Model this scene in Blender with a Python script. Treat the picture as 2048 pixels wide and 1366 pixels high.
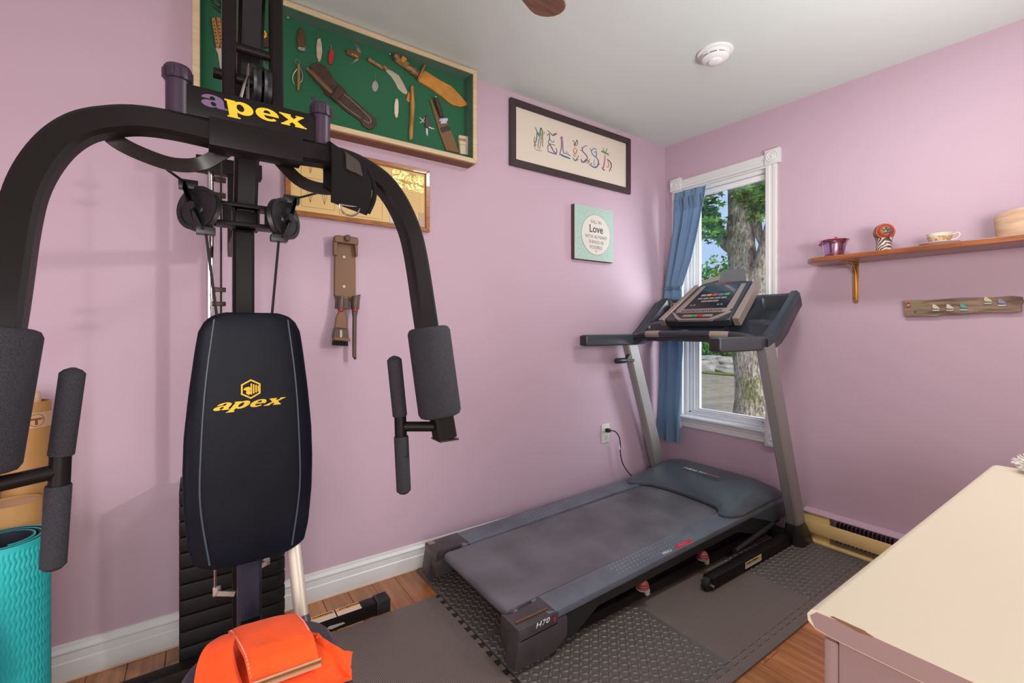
import bpy, bmesh, math, random
from mathutils import Vector, Matrix, noise
V = Vector
PI = math.pi
random.seed(11)
S = bpy.context.scene
COL = S.collection
for o in list(bpy.data.objects):
    bpy.data.objects.remove(o)

# ------------------------------------------------------------------ camera
F_PX, HORIZON = 910.2, 655.0
YAW = math.radians(55.21)
CAM = V((-2.717, -2.019, 1.130))
cd = bpy.data.cameras.new('camera')
cam = bpy.data.objects.new('camera', cd)
COL.objects.link(cam)
cd.sensor_width = 36
cd.lens = F_PX * 36 / 2048
cd.shift_y = -(683 - HORIZON) / 2048
cd.clip_start = .02
cam.location = CAM
cam.rotation_euler = (PI / 2, 0, YAW - PI / 2)
S.camera = cam

# ------------------------------------------------------------------ world, lights, exposure
S.view_settings.view_transform = 'Standard'
S.view_settings.look = 'None'
S.view_settings.exposure = 0.0
S.view_settings.gamma = 1.0
S.view_settings.use_curve_mapping = False
w = bpy.data.worlds.new('sky')
S.world = w
w.use_nodes = True
wn, wl = w.node_tree.nodes, w.node_tree.links
wn.clear()
wo = wn.new('ShaderNodeOutputWorld'); wb = wn.new('ShaderNodeBackground')
tc = wn.new('ShaderNodeTexCoord'); nz = wn.new('ShaderNodeTexNoise'); rp = wn.new('ShaderNodeValToRGB')
nz.inputs['Scale'].default_value = 3.0
nz.inputs['Detail'].default_value = 5
rp.color_ramp.elements[0].position = .42; rp.color_ramp.elements[0].color = (.46, .64, .93, 1)
rp.color_ramp.elements[1].position = .68; rp.color_ramp.elements[1].color = (.78, .87, 1.0, 1)
wl.new(tc.outputs['Generated'], nz.inputs['Vector'])
wl.new(nz.outputs['Fac'], rp.inputs['Fac'])
wl.new(rp.outputs['Color'], wb.inputs['Color'])
wb.inputs['Strength'].default_value = 1.0
wl.new(wb.outputs[0], wo.inputs[0])

def light(name, kind, loc, energy, col=(1, 1, 1), target=None, size=.1, size_y=None, spread=None):
    d = bpy.data.lights.new(name, kind)
    d.energy = energy; d.color = col
    if kind == 'AREA':
        d.shape = 'RECTANGLE'; d.size = size; d.size_y = size_y or size
    elif kind == 'SUN':
        d.angle = size
    else:
        d.shadow_soft_size = size
    o = bpy.data.objects.new(name, d); COL.objects.link(o); o.location = loc
    if target is not None:
        o.rotation_euler = (V(target) - V(loc)).to_track_quat('-Z', 'Y').to_euler()
    return o
light('sun', 'SUN', (-4, -6, 9), 4.2, (1, .95, .86), target=(4, 3, 0), size=.05)
light('ceiling_key', 'AREA', (-1.20, -1.45, 2.33), 13, (1, .985, .96), target=(-1.20, -1.44, 0), size=.30)
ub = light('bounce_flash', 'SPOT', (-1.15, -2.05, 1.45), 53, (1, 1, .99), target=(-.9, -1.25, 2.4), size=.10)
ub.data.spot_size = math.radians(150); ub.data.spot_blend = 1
light('back_fill_light', 'AREA', (-2.75, -3.3, .95), 27, (1, .98, .96), target=(-2.65, 0, .65), size=1.5, size_y=1.3)  # unseen soft fill behind the camera, added to lift the left wall
light('left_wall_fill', 'AREA', (-3.88, -1.3, 1.0), 12, (1, .985, .97), target=(-2.9, 0, 1.0), size=1.1, size_y=1.3)  # added panel out of view, brightens the near end of wall_left

light('right_wall_fill', 'AREA', (-3.5, -3.1, 1.45), 20, (1, .98, .95), target=(0, -1.3, .75), size=.55, size_y=.7)  # no real source here: fill added to brighten the right wall
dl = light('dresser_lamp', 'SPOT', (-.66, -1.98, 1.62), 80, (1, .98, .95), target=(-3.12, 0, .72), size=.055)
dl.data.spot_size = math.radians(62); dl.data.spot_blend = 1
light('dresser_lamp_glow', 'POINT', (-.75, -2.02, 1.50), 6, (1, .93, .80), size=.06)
light('daylight', 'AREA', (1.7, -2.3, 1.75), 170, (.90, .96, 1), target=(-.3, -.1, 1.2), size=1.7, size_y=1.9)

# ------------------------------------------------------------------ helpers
RV = V((math.sin(YAW), -math.cos(YAW), 0)); DV = V((math.cos(YAW), math.sin(YAW), 0))
def at(px, py, x=None, y=None, z=None):
    """point of the photograph's ray on a wall, floor or other plane"""
    v = DV + RV * ((px - 1024) / F_PX) + V((0, 0, (HORIZON - py) / F_PX))
    if x is not None: t = (x - CAM.x) / v.x
    elif y is not None: t = (y - CAM.y) / v.y
    else: t = (z - CAM.z) / v.z
    return CAM + v * t

MATS = {}
def mat(name, col, rough=.5, metal=0, bump=0, bs=60, var=0, vs=6, stretch=(1, 1, 1), coat=0, spec=.5, alpha=None,
        col2=None, trans=0, sheen=0, rand=0, detail=4, bdist=.002):
    if name in MATS: return MATS[name]
    m = bpy.data.materials.new(name); m.use_nodes = True
    n, l = m.node_tree.nodes, m.node_tree.links
    p = n['Principled BSDF']
    p.inputs['Base Color'].default_value = (*col, 1)
    p.inputs['Roughness'].default_value = rough
    p.inputs['Metallic'].default_value = metal
    p.inputs['Specular IOR Level'].default_value = spec
    p.inputs['Coat Weight'].default_value = coat
    p.inputs['Transmission Weight'].default_value = trans
    if sheen:
        p.inputs['Sheen Weight'].default_value = sheen
    t = n.new('ShaderNodeTexCoord'); mp = n.new('ShaderNodeMapping')
    mp.inputs['Scale'].default_value = stretch
    l.new(t.outputs['Object'], mp.inputs['Vector'])
    src = None
    if var or col2:
        nn = n.new('ShaderNodeTexNoise'); nn.inputs['Scale'].default_value = vs; nn.inputs['Detail'].default_value = detail
        l.new(mp.outputs[0], nn.inputs['Vector'])
        r = n.new('ShaderNodeValToRGB')
        c2 = col2 or tuple(c * (1 - var) for c in col)
        c1 = col if col2 else tuple(min(1, c * (1 + var)) for c in col)
        r.color_ramp.elements[0].position = .35; r.color_ramp.elements[0].color = (*c2, 1)
        r.color_ramp.elements[1].position = .65; r.color_ramp.elements[1].color = (*c1, 1)
        l.new(nn.outputs['Fac'], r.inputs['Fac'])
        src = r.outputs['Color']
        if rand:
            oi = n.new('ShaderNodeObjectInfo'); hs = n.new('ShaderNodeHueSaturation'); mr = n.new('ShaderNodeMapRange')
            mr.inputs['To Min'].default_value = 1 - rand; mr.inputs['To Max'].default_value = 1 + rand
            l.new(oi.outputs['Random'], mr.inputs['Value']); l.new(mr.outputs[0], hs.inputs['Value'])
            l.new(src, hs.inputs['Color']); src = hs.outputs['Color']
            ad = n.new('ShaderNodeVectorMath'); sc = n.new('ShaderNodeVectorMath'); sc.operation = 'SCALE'
            l.new(oi.outputs['Random'], sc.inputs[0]); sc.inputs['Scale'].default_value = 40
            l.new(mp.outputs[0], ad.inputs[0]); l.new(sc.outputs[0], ad.inputs[1]); l.new(ad.outputs[0], nn.inputs['Vector'])
        l.new(src, p.inputs['Base Color'])
    if bump:
        b = n.new('ShaderNodeTexNoise'); b.inputs['Scale'].default_value = bs; b.inputs['Detail'].default_value = 3
        l.new(mp.outputs[0], b.inputs['Vector'])
        bu = n.new('ShaderNodeBump'); bu.inputs['Strength'].default_value = bump; bu.inputs['Distance'].default_value = bdist
        l.new(b.outputs['Fac'], bu.inputs['Height']); l.new(bu.outputs[0], p.inputs['Normal'])
    MATS[name] = m
    return m

ORG = {}
class B:
    """collects shapes in world coordinates; build() links them as one mesh object"""
    def __init__(s): s.bm = bmesh.new()
    def _bev(s, faces, bev, seg=2, ang=.5):
        if bev <= 0: return
        es = {e for f in faces for e in f.edges if len(e.link_faces) == 2 and e.calc_face_angle(0) > ang}
        if es: bmesh.ops.bevel(s.bm, geom=list(es), offset=bev, segments=seg, profile=.6, affect='EDGES', clamp_overlap=True)
    def box(s, c, d, rot=None, bev=0, seg=2):
        M = Matrix.Translation(V(c)) @ (rot.to_4x4() if rot else Matrix()) @ Matrix.Diagonal((*d, 1))
        r = bmesh.ops.create_cube(s.bm, size=1, matrix=M)
        s._bev({f for v in r['verts'] for f in v.link_faces}, bev, seg); return s
    def span(s, a, b, bev=0, seg=2):
        a, b = V(a), V(b)
        return s.box((a + b) / 2, [abs(b[i] - a[i]) for i in range(3)], None, bev, seg)
    def prism(s, pts, vec, bev=0, seg=1):
        vec = V(vec); n = len(pts)
        A = [s.bm.verts.new(V(p)) for p in pts]; C = [s.bm.verts.new(V(p) + vec) for p in pts]
        fs = [s.bm.faces.new(A), s.bm.faces.new(C[::-1])]
        for i in range(n): fs.append(s.bm.faces.new((A[i], C[i], C[(i + 1) % n], A[(i + 1) % n])))
        bmesh.ops.recalc_face_normals(s.bm, faces=fs)
        s._bev(fs, bev, seg, .3); return s
    def loft(s, rings, caps=True, closed=False):
        R = [[s.bm.verts.new(V(p)) for p in r] for r in rings]
        n = len(R[0]); fs = []
        m = len(R)
        for i in range(m if closed else m - 1):
            a, b = R[i], R[(i + 1) % m]
            for j in range(n): fs.append(s.bm.faces.new((a[j], a[(j + 1) % n], b[(j + 1) % n], b[j])))
        if caps and not closed: fs += [s.bm.faces.new(R[0][::-1]), s.bm.faces.new(R[-1])]
        bmesh.ops.recalc_face_normals(s.bm, faces=fs); return s
    def tube(s, pts, r, seg=12, closed=False, ref=None, caps=True):
        """r: radius, list of radii, or (width along ref, height) for a rectangular tube"""
        P = [V(p) for p in pts]; n = len(P); rings = []
        rect = isinstance(r, tuple)
        prev = V(ref) if ref else None
        for i in range(n):
            if closed: T = (P[(i + 1) % n] - P[i - 1]).normalized()
            else: T = (P[min(i + 1, n - 1)] - P[max(i - 1, 0)]).normalized()
            if ref: N = (V(ref) - T * V(ref).dot(T)).normalized()
            else:
                if prev is None: prev = V((0, 0, 1)) if abs(T.z) < .9 else V((1, 0, 0))
                N = (prev - T * prev.dot(T)).normalized(); prev = N
            Bn = T.cross(N)
            if rect:
                a, b = r[0] / 2, r[1] / 2; c = min(a, b) * .28
                q = [(a, b - c), (a - c, b), (-a + c, b), (-a, b - c), (-a, -b + c), (-a + c, -b), (a - c, -b), (a, -b + c)]
                rings.append([P[i] + N * x + Bn * y for x, y in q])
            else:
                rr = r[i] if isinstance(r, list) else r
                rings.append([P[i] + (N * math.cos(2 * PI * k / seg) + Bn * math.sin(2 * PI * k / seg)) * rr for k in range(seg)])
        return s.loft(rings, caps, closed)
    def cyl(s, a, b, r, seg=20, bev=0):
        a, b = V(a), V(b)
        if bev:
            d = (b - a).normalized()
            return s.tube([a, a + d * bev * .3, a + d * bev, b - d * bev, b - d * bev * .3, b], [r - bev, r - bev * .3, r, r, r - bev * .3, r - bev], seg)
        return s.tube([a, b], r, seg)
    def lathe(s, prof, c, axis=(0, 0, 1), seg=28, arc=None):
        ax = V(axis).normalized(); q = ax.to_track_quat('Z', 'Y')
        rings = []
        for r, h in prof:
            r = max(r, 1e-5)
            rings.append([V(c) + q @ V((math.cos(2 * PI * k / seg) * r, math.sin(2 * PI * k / seg) * r, h)) for k in range(seg)])
        return s.loft(rings)
    def ball(s, c, r, d=(1, 1, 1), rot=None, sub=2):
        M = Matrix.Translation(V(c)) @ (rot.to_4x4() if rot else Matrix()) @ Matrix.Diagonal((*d, 1))
        bmesh.ops.create_icosphere(s.bm, subdivisions=sub, radius=r, matrix=M); return s
    def sheet(s, fn, nu, nv, th=.004):
        """closed thin cloth or panel: fn(u, v) -> point"""
        P = [[V(fn(i / nu, j / nv)) for j in range(nv + 1)] for i in range(nu + 1)]
        top, bot = [], []
        for i in range(nu + 1):
            a, b = [], []
            for j in range(nv + 1):
                du = P[min(i + 1, nu)][j] - P[max(i - 1, 0)][j]; dv = P[i][min(j + 1, nv)] - P[i][max(j - 1, 0)]
                N = du.cross(dv); N = N.normalized() if N.length > 1e-9 else V((0, 0, 1))
                a.append(s.bm.verts.new(P[i][j] + N * th / 2)); b.append(s.bm.verts.new(P[i][j] - N * th / 2))
            top.append(a); bot.append(b)
        f = s.bm.faces.new; fs = []
        for i in range(nu):
            for j in range(nv):
                fs.append(f((top[i][j], top[i + 1][j], top[i + 1][j + 1], top[i][j + 1])))
                fs.append(f((bot[i][j], bot[i][j + 1], bot[i + 1][j + 1], bot[i + 1][j])))
        for i in range(nu):
            fs.append(f((top[i][0], bot[i][0], bot[i + 1][0], top[i + 1][0]))); fs.append(f((top[i][nv], top[i + 1][nv], bot[i + 1][nv], bot[i][nv])))
        for j in range(nv):
            fs.append(f((top[0][j], top[0][j + 1], bot[0][j + 1], bot[0][j]))); fs.append(f((top[nu][j], bot[nu][j], bot[nu][j + 1], top[nu][j + 1])))
        bmesh.ops.recalc_face_normals(s.bm, faces=fs); return s
    def build(s, name, m, parent=None, ang=35, kind=None, label=None, flat=False, loc=None):
        me = bpy.data.meshes.new(name)
        org = ORG.get(parent, V((0, 0, 0))) if parent is not None else (V(loc) if loc is not None else V((0, 0, 0)))
        if org.length: bmesh.ops.translate(s.bm, verts=s.bm.verts, vec=-org)
        s.bm.to_mesh(me); s.bm.free()
        if not flat:
            for p in me.polygons: p.use_smooth = True
            me.set_sharp_from_angle(angle=math.radians(ang))
        for x in (m if isinstance(m, (list, tuple)) else [m]): me.materials.append(x)
        o = bpy.data.objects.new(name, me); COL.objects.link(o)
        if parent is not None: o.parent = parent
        else: o.location = org
        ORG[o] = org
        if parent is not None and parent.type == 'MESH': pass
        if kind: o['kind'] = kind
        if label: o['label'] = label
        return o

def thing(name, label, cat, loc=(0, 0, 0), group=None):
    o = bpy.data.objects.new(name, None); COL.objects.link(o); o.empty_display_size = .1
    o.location = loc; o['label'] = label; o['category'] = cat
    if group: o['group'] = group
    ORG[o] = V(loc)
    return o
def tag(o, label, cat, group=None):
    o['label'] = label; o['category'] = cat
    if group: o['group'] = group
    return o
def struct(name, b, m, parent=None, **k):
    return b.build(name, m, parent, kind='structure' if parent is None else None, **k)

def smooth(pts, n=6):
    P = [V(p) for p in pts]; out = []
    for i in range(len(P) - 1):
        a, b, c, d = P[max(i - 1, 0)], P[i], P[i + 1], P[min(i + 2, len(P) - 1)]
        for k in range(n):
            t = k / n
            out.append(.5 * ((2 * b) + (c - a) * t + (2 * a - 5 * b + 4 * c - d) * t * t + (3 * b - a - 3 * c + d) * t ** 3))
    out.append(P[-1]); return out
def lerp(tab, x):
    if x <= tab[0][0]: return tab[0][1]
    for (a, p), (b, q) in zip(tab, tab[1:]):
        if x <= b: return p + (q - p) * (x - a) / (b - a)
    return tab[-1][1]

def text(s, height, o, xd, yd, m, parent, name='lettering', bold=0, shear=0, wide=1, th=.0008, align='LEFT', label=None, space=1):
    """flat printed or raised lettering; o = start of the baseline"""
    c = bpy.data.curves.new('t', 'FONT'); c.body = s; c.size = 1; c.align_x = align
    c.offset = bold; c.shear = shear; c.extrude = 0; c.resolution_u = 3; c.space_character = space
    t = bpy.data.objects.new('t', c); COL.objects.link(t)
    me = bpy.data.meshes.new_from_object(t); bpy.data.objects.remove(t)
    bm = bmesh.new(); bm.from_mesh(me); bpy.data.meshes.remove(me)
    k = height / .7
    xd, yd, o = V(xd).normalized(), V(yd).normalized(), V(o); nd = xd.cross(yd)
    for v in bm.verts: v.co = o + xd * (v.co.x * k * wide) + yd * (v.co.y * k)
    r = bmesh.ops.extrude_face_region(bm, geom=bm.faces[:])
    bmesh.ops.translate(bm, verts=[g for g in r['geom'] if isinstance(g, bmesh.types.BMVert)], vec=nd * th)
    bmesh.ops.recalc_face_normals(bm, faces=bm.faces[:])
    q = B(); q.bm.free(); q.bm = bm
    return q.build(name, m, parent, flat=True, label=label)

def el(cx, cy, rx, ry, a0, a1, n=14):
    return [(cx + rx * math.cos(math.radians(a0 + (a1 - a0) * k / n)), cy + ry * math.sin(math.radians(a0 + (a1 - a0) * k / n))) for k in range(n + 1)]
GLY = {
 'a': (1.42, [[(.10, .66)] + el(.68, .66, .57, .36, 170, 0) + [(1.25, .14), (1.40, .12), (1.40, 0), (.86, 0), (.84, .08)] + el(.47, .27, .42, .29, 320, 90, 16) + [(.80, .60), (.82, .72)] + el(.68, .72, .14, .17, 0, 180, 8) + [(.54, .66)]], [el(.68, .28, .15, .17, 0, 350, 12)]),
 'p': (1.42, [[(-.08, 1), (.46, 1), (.46, .93)] + el(.82, .5, .54, .53, 110, -110, 20) + [(.46, .08), (.46, -.30), (.58, -.30), (.58, -.42), (-.08, -.42), (-.08, -.30), (.02, -.30), (.02, .88), (-.08, .88)]], [el(.68, .5, .20, .30, 0, 350, 16)]),
 'e': (1.34, [el(.66, .5, .64, .53, 0, 318, 26) + [(1.02, .26)] + el(.74, .30, .24, .13, -20, -180, 8) + [(.46, .42), (1.30, .42)]], [[(.47, .60), (.86, .60)] + el(.665, .64, .19, .22, 0, 180, 8)]),
 'x': (1.50, [[(0, 1), (.66, 1), (.66, .9), (.60, .88), (.80, .66), (1.02, .88), (.94, .9), (.94, 1), (1.42, 1), (1.42, .9), (1.34, .88), (.98, .52), (1.40, .12), (1.50, .1), (1.50, 0), (.80, 0), (.80, .1), (.88, .12), (.68, .36), (.44, .12), (.52, .1), (.52, 0), (0, 0), (0, .1), (.08, .12), (.48, .50), (.08, .88), (0, .9)]], []),
}
def logo(word, h, o, xd, yd, m, parent, name, wide=1.0, shear=.2, th=.001, label=None):
    c = bpy.data.curves.new('t', 'CURVE'); c.dimensions = '2D'; c.fill_mode = 'BOTH'
    adv = 0
    for ch in word:
        w0, outer, holes = GLY[ch]
        for L in outer + holes:
            sp = c.splines.new('POLY'); sp.points.add(len(L) - 1); sp.use_cyclic_u = True
            for q, (a, b) in zip(sp.points, L): q.co = ((a + adv) + shear * b, b, 0, 1)
        adv += w0 + .04
    t = bpy.data.objects.new('t', c); COL.objects.link(t)
    me = bpy.data.meshes.new_from_object(t); bpy.data.objects.remove(t)
    bm = bmesh.new(); bm.from_mesh(me); bpy.data.meshes.remove(me)
    xd, yd, o = V(xd).normalized(), V(yd).normalized(), V(o); nd = xd.cross(yd)
    for v in bm.verts: v.co = o + xd * (v.co.x * h * wide) + yd * (v.co.y * h)
    r = bmesh.ops.extrude_face_region(bm, geom=bm.faces[:])
    bmesh.ops.translate(bm, verts=[g for g in r['geom'] if isinstance(g, bmesh.types.BMVert)], vec=nd * th)
    bmesh.ops.recalc_face_normals(bm, faces=bm.faces[:])
    q = B(); q.bm.free(); q.bm = bm
    return q.build(name, m, parent, flat=True, label=label)

# ------------------------------------------------------------------ materials
M_wall = mat('pink_wall_paint', (.545, .395, .478), rough=.58, bump=.25, bs=220, bdist=.0006, spec=.35)
M_ceil = mat('ceiling_paint', (.67, .745, .715), rough=.38, bump=.12, bs=120, bdist=.0008, spec=.4)
M_white = mat('white_trim_paint', (.72, .73, .73), rough=.32, bump=.02, bs=40, bdist=.001)
M_vinyl = mat('white_vinyl', (.82, .83, .84), rough=.3)
M_wood = mat('floor_wood', (.50, .205, .075), rough=.24, col2=(.34, .12, .042), vs=3, stretch=(14, 1.2, 6), rand=.22, coat=.3, bump=.08, bs=8)
M_dark = mat('subfloor', (.02, .012, .008), rough=.8)
M_foam = mat('black_foam_mat', (.032, .024, .020), rough=.55, spec=.4)
M_foamedge = mat('black_foam_edge', (.018, .014, .013), rough=.6)
M_blk = mat('black_powder_coat', (.0085, .0062, .0062), rough=.42, bump=.15, bs=900, bdist=.0003, spec=.2)
M_blk2 = mat('black_plastic', (.018, .018, .02), rough=.35)
M_purp = mat('dark_plastic_cap', (.04, .022, .042), rough=.4)
M_foamg = mat('grey_foam_grip', (.021, .021, .027), rough=.85, bump=.6, bs=500, bdist=.0012, var=.5, vs=600)
M_vinylb = mat('black_leatherette', (.006, .0075, .013), rough=.42, bump=.3, bs=260, bdist=.001, spec=.14)
M_chrome = mat('chrome', (.75, .75, .76), rough=.12, metal=1)
M_steel = mat('brushed_steel', (.52, .50, .48), rough=.32, metal=1)
M_brass = mat('brass', (.60, .38, .13), rough=.3, metal=1)
M_yel = mat('yellow_print', (.80, .52, .02), rough=.5)
M_lil = mat('lilac_print', (.15, .09, .17), rough=.5)
M_rub = mat('rubber', (.012, .012, .012), rough=.7)
M_grey = mat('grey_upright_paint', (.29, .275, .27), rough=.36, metal=.2)
M_rail = mat('blue_grey_plastic', (.12, .14, .17), rough=.33, var=.15, vs=8)
M_belt = mat('treadmill_belt', (.125, .127, .142), rough=.36, bump=.5, bs=700, bdist=.0006, var=.25, vs=5)
M_cons = mat('console_plastic', (.028, .033, .042), rough=.33)
M_silv = mat('console_silver', (.36, .29, .25), rough=.4, metal=.3)
M_scr = mat('screen_black', (.008, .010, .016), rough=.12)
M_red = mat('red_plastic', (.55, .02, .02), rough=.35)
M_grn = mat('green_plastic', (.05, .30, .05), rough=.35)
M_wprint = mat('white_print', (.75, .74, .72), rough=.5)
M_dkprint = mat('dark_print', (.03, .03, .035), rough=.6)
M_rprint = mat('red_print', (.55, .02, .03), rough=.5)

# ================================================================== THE SETTING
H = 2.40
def cz(y): return H + .022 * y
XW, YB = -3.95, -3.45
# wall_left: plane y=0
struct('wall_left', B().span((XW, 0, -.02), (.12, .12, H + .05)), M_wall)
# wall_right with the window opening
WY0, WY1, WZ0, WZ1 = -.70, -.125, .53, 2.075
wr = B()
wr.span((0, YB, -.02), (.12, WY0, H + .05)); wr.span((0, WY1, -.02), (.12, 0, H + .05))
wr.span((0, WY0, -.02), (.12, WY1, WZ0)); wr.span((0, WY0, WZ1), (.12, WY1, H + .05))
struct('wall_right', wr, M_wall)
struct('wall_back', B().span((XW, YB - .1, -.02), (.12, YB, H + .05)), M_wall)
struct('wall_entry', B().span((XW - .1, YB - .1, -.02), (XW, .12, H + .05)), M_wall)
struct('ceiling', B().prism([(XW - .1, .12, cz(.12)), (.12, .12, cz(.12)), (.12, YB - .1, cz(YB)), (XW - .1, YB - .1, cz(YB))], (0, 0, .1)), M_ceil)
fl = struct('floor', B().span((XW, YB, -.05), (0, 0, -.012)), M_dark)
x = 0.0; k = 0
pw = .103
seam0 = -1.154
xs = [seam0 + i * pw for i in range(-28, 13)]
for i, x0 in enumerate(xs):
    a, b = max(x0, XW), min(x0 + pw, 0)
    if b - a < .01: continue
    y = 0 - random.uniform(0.1, .9)
    cuts = [0]
    while y > YB + .2:
        cuts.append(y); y -= random.uniform(.75, 1.3)
    cuts.append(YB)
    for c0, c1 in zip(cuts, cuts[1:]):
        B().span((a + .0006, c1 + .0006, -.012), (b - .0006, c0 - .0006, 0), bev=.0012, seg=1).build('plank', M_wood, fl)

# baseboard with a moulded profile (left wall)
def board_profile():
    return [(0, 0), (.016, 0), (.016, .058), (.0125, .062), (.0125, .066), (.011, .085), (.0145, .089), (.0145, .094), (.0075, .104), (.006, .113), (0, .115)]
pr_ = [V((XW, -a, b)) for a, b in board_profile()]
bb = struct('baseboard_left', B().prism(pr_, (-XW, 0, 0)), M_white, ang=20)
B().span((XW, -.021, 0), (0, -.016, .004)).build('paint_bead', mat('bead', (.75, .55, .40), .5), bb)
# window trim: casings, header, apron, rosettes
CASE = [(0, 0), (.012, 0), (.016, .004), (.016, .02), (.012, .024), (.012, .034), (.017, .040), (.017, .058), (.012, .063), (0, .063)]
tr = struct('trim_1', B().prism([V((-a, -.756 + b, .53)) for a, b in CASE], (0, 0, 1.54)), M_white, ang=20)
struct('trim_2', B().prism([V((-a, -.125 + b, .53)) for a, b in CASE], (0, 0, 1.54)), M_white, ang=20)
hd = [(0, 0), (.012, 0), (.016, .005), (.016, .022), (.011, .027), (.011, .036), (.016, .041), (.016, .060), (.010, .068), (0, .068)]
struct('trim_3', B().prism([V((-a, -.695, 2.064 + b)) for a, b in hd], (0, .57, 0)), M_white, ang=20)
struct('trim_4', B().prism([V((-a, -.695, .462 + b)) for a, b in hd], (0, .57, 0)), M_white, ang=20)
struct('trim_5', B().prism([(-.006, -.70, .520), (-.040, -.70, .522), (-.046, -.70, .530), (-.040, -.70, .538), (.01, -.70, .540)], (0, .58, 0)), M_white, ang=20)
def rosette(n, y0, z0):
    b = B().span((-.026, y0, z0), (0, y0 + .083, z0 + .085), bev=.003)
    r = struct(n, b, M_white)
    c = V((-.026, y0 + .0415, z0 + .0425))
    B().lathe([(.034, -.001), (.034, .003), (.030, .0045), (.027, .001), (.023, .001), (.019, .0045), (.014, .002), (.008, .005), (0, .006)], c, (-1, 0, 0), 32).build('ring_moulding', M_white, r)
rosette('trim_6', -.778, 2.062); rosette('trim_7', -.140, 2.062); rosette('trim_8', -.778, .449); rosette('trim_9', -.140, .449)
# window
win = struct('window_1', B().span((.0, WY1 - .012, WZ0), (.11, WY1, WZ1)).span((.0, WY0, WZ0), (.11, WY0 + .004, WZ1)).span((0, WY0, WZ1 - .012), (.11, WY1, WZ1)).span((0, WY0, WZ0), (.11, WY1, WZ0 + .012)), M_vinyl)
GY0, GY1, GZ0, GZ1 = -.66, -.219, .585, 2.03
def frame_rect(b, x0, x1, y0, y1, z0, z1, wy, wz, bev=.002):
    b.span((x0, y0, z0), (x1, y0 + wy, z1), bev=bev); b.span((x0, y1 - wy, z0), (x1, y1, z1), bev=bev)
    b.span((x0, y0 + wy, z1 - wz), (x1, y1 - wy, z1), bev=bev); b.span((x0, y0 + wy, z0), (x1, y1 - wy, z0 + wz), bev=bev); return b
fo = B(); frame_rect(fo, .030, .105, -.698, -.138, .542, 2.063, .022, .014)
fo.build('window_frame', M_vinyl, win)
sf = B()
for x0, x1, y1, yy in ((.045, .10, -.160, .018), (.055, .10, -.178, .016), (.066, .10, -.194, .012), (.074, .098, -.206, .013)):
    sf.span((x0, y1 - yy, .556), (x1, y1, 2.05), bev=.002)
for x0, z0, z1 in ((.045, .556, .566), (.058, .566, .577), (.072, .577, .585)):
    sf.span((x0, -.676, z0), (.10, -.16, z1), bev=.002)
sf.span((.045, -.676, 2.03), (.10, -.16, 2.05), bev=.002); sf.span((.07, -.676, .556), (.10, -.66, 2.05), bev=.002)
sf.build('sash', M_vinyl, win)
gm = mat('window_glass', (1, 1, 1), rough=0.0, trans=1)
gp = gm.node_tree.nodes
lk = gm.node_tree.links
tr_ = gp.new('ShaderNodeBsdfTransparent'); gl = gp.new('ShaderNodeBsdfGlossy'); gl.inputs['Roughness'].default_value = .02
mx = gp.new('ShaderNodeMixShader'); mx.inputs[0].default_value = .04
lk.new(tr_.outputs[0], mx.inputs[1]); lk.new(gl.outputs[0], mx.inputs[2]); lk.new(mx.outputs[0], gp['Material Output'].inputs[0])
B().span((.084, GY0, GZ0), (.088, GY1, GZ1)).build('pane', gm, win)
B().span((.02, -.685, 2.036), (.062, -.142, 2.066), bev=.003).span((.028, -.685, 2.000), (.050, -.142, 2.034), bev=.006).build('blind_headrail', M_vinyl, win)
B().box((.052, -.655, .5615), (.006, .05, .004), bev=.001).box((.046, -.650, .5660), (.008, .012, .004), bev=.001).build('sash_lock', mat('dark_latch', (.1, .1, .1), .4), win)

# baseboard heater
ht = thing('baseboard_heater', 'long cream and lilac electric baseboard heater on the floor below the shelf', 'heater', (-.04, -1.6, 0))
M_hc = mat('heater_cream', (.78, .57, .24), rough=.4)
M_hp = mat('heater_lilac', (.60, .42, .52), rough=.4)
y0, y1 = -2.6, -.905
B().prism([(-.001, y0, .030), (-.001, y0, .165), (-.050, y0, .158), (-.052, y0, .152), (-.004, y0, .158), (-.004, y0, .030)], (0, y1 - y0, 0)).build('top_cover', M_hp, ht)
B().prism([(-.052, y0, .115), (-.056, y0, .118), (-.066, y0, .080), (-.058, y0, .052), (-.052, y0, .050), (-.060, y0, .080)], (0, y1 - y0, 0)).build('front_panel', M_hc, ht)
B().span((-.045, -1.03, .012), (-.005, y1 + .0, .150), bev=.003).build('end_box', M_hc, ht)
B().prism([(-.004, y0, .004), (-.060, y0, .004), (-.060, y0, .012), (-.004, y0, .020)], (0, y1 - y0, 0)).build('bottom_lip', M_hc, ht)
fn = B()
for i in range(90): fn.span((-.045, -1.06 - i * .017, .035), (-.006, -1.0605 - i * .017, .135))
fn.cyl((-.026, y0, .085), (-.026, -1.03, .085), .008, 10)
fn.build('heating_fins', M_blk2, ht, kind='stuff')
struct('baseboard_right', B().prism([V((-a, YB, b)) for a, b in board_profile()], (0, -YB - 2.61, 0)), M_white, ang=20)

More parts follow.
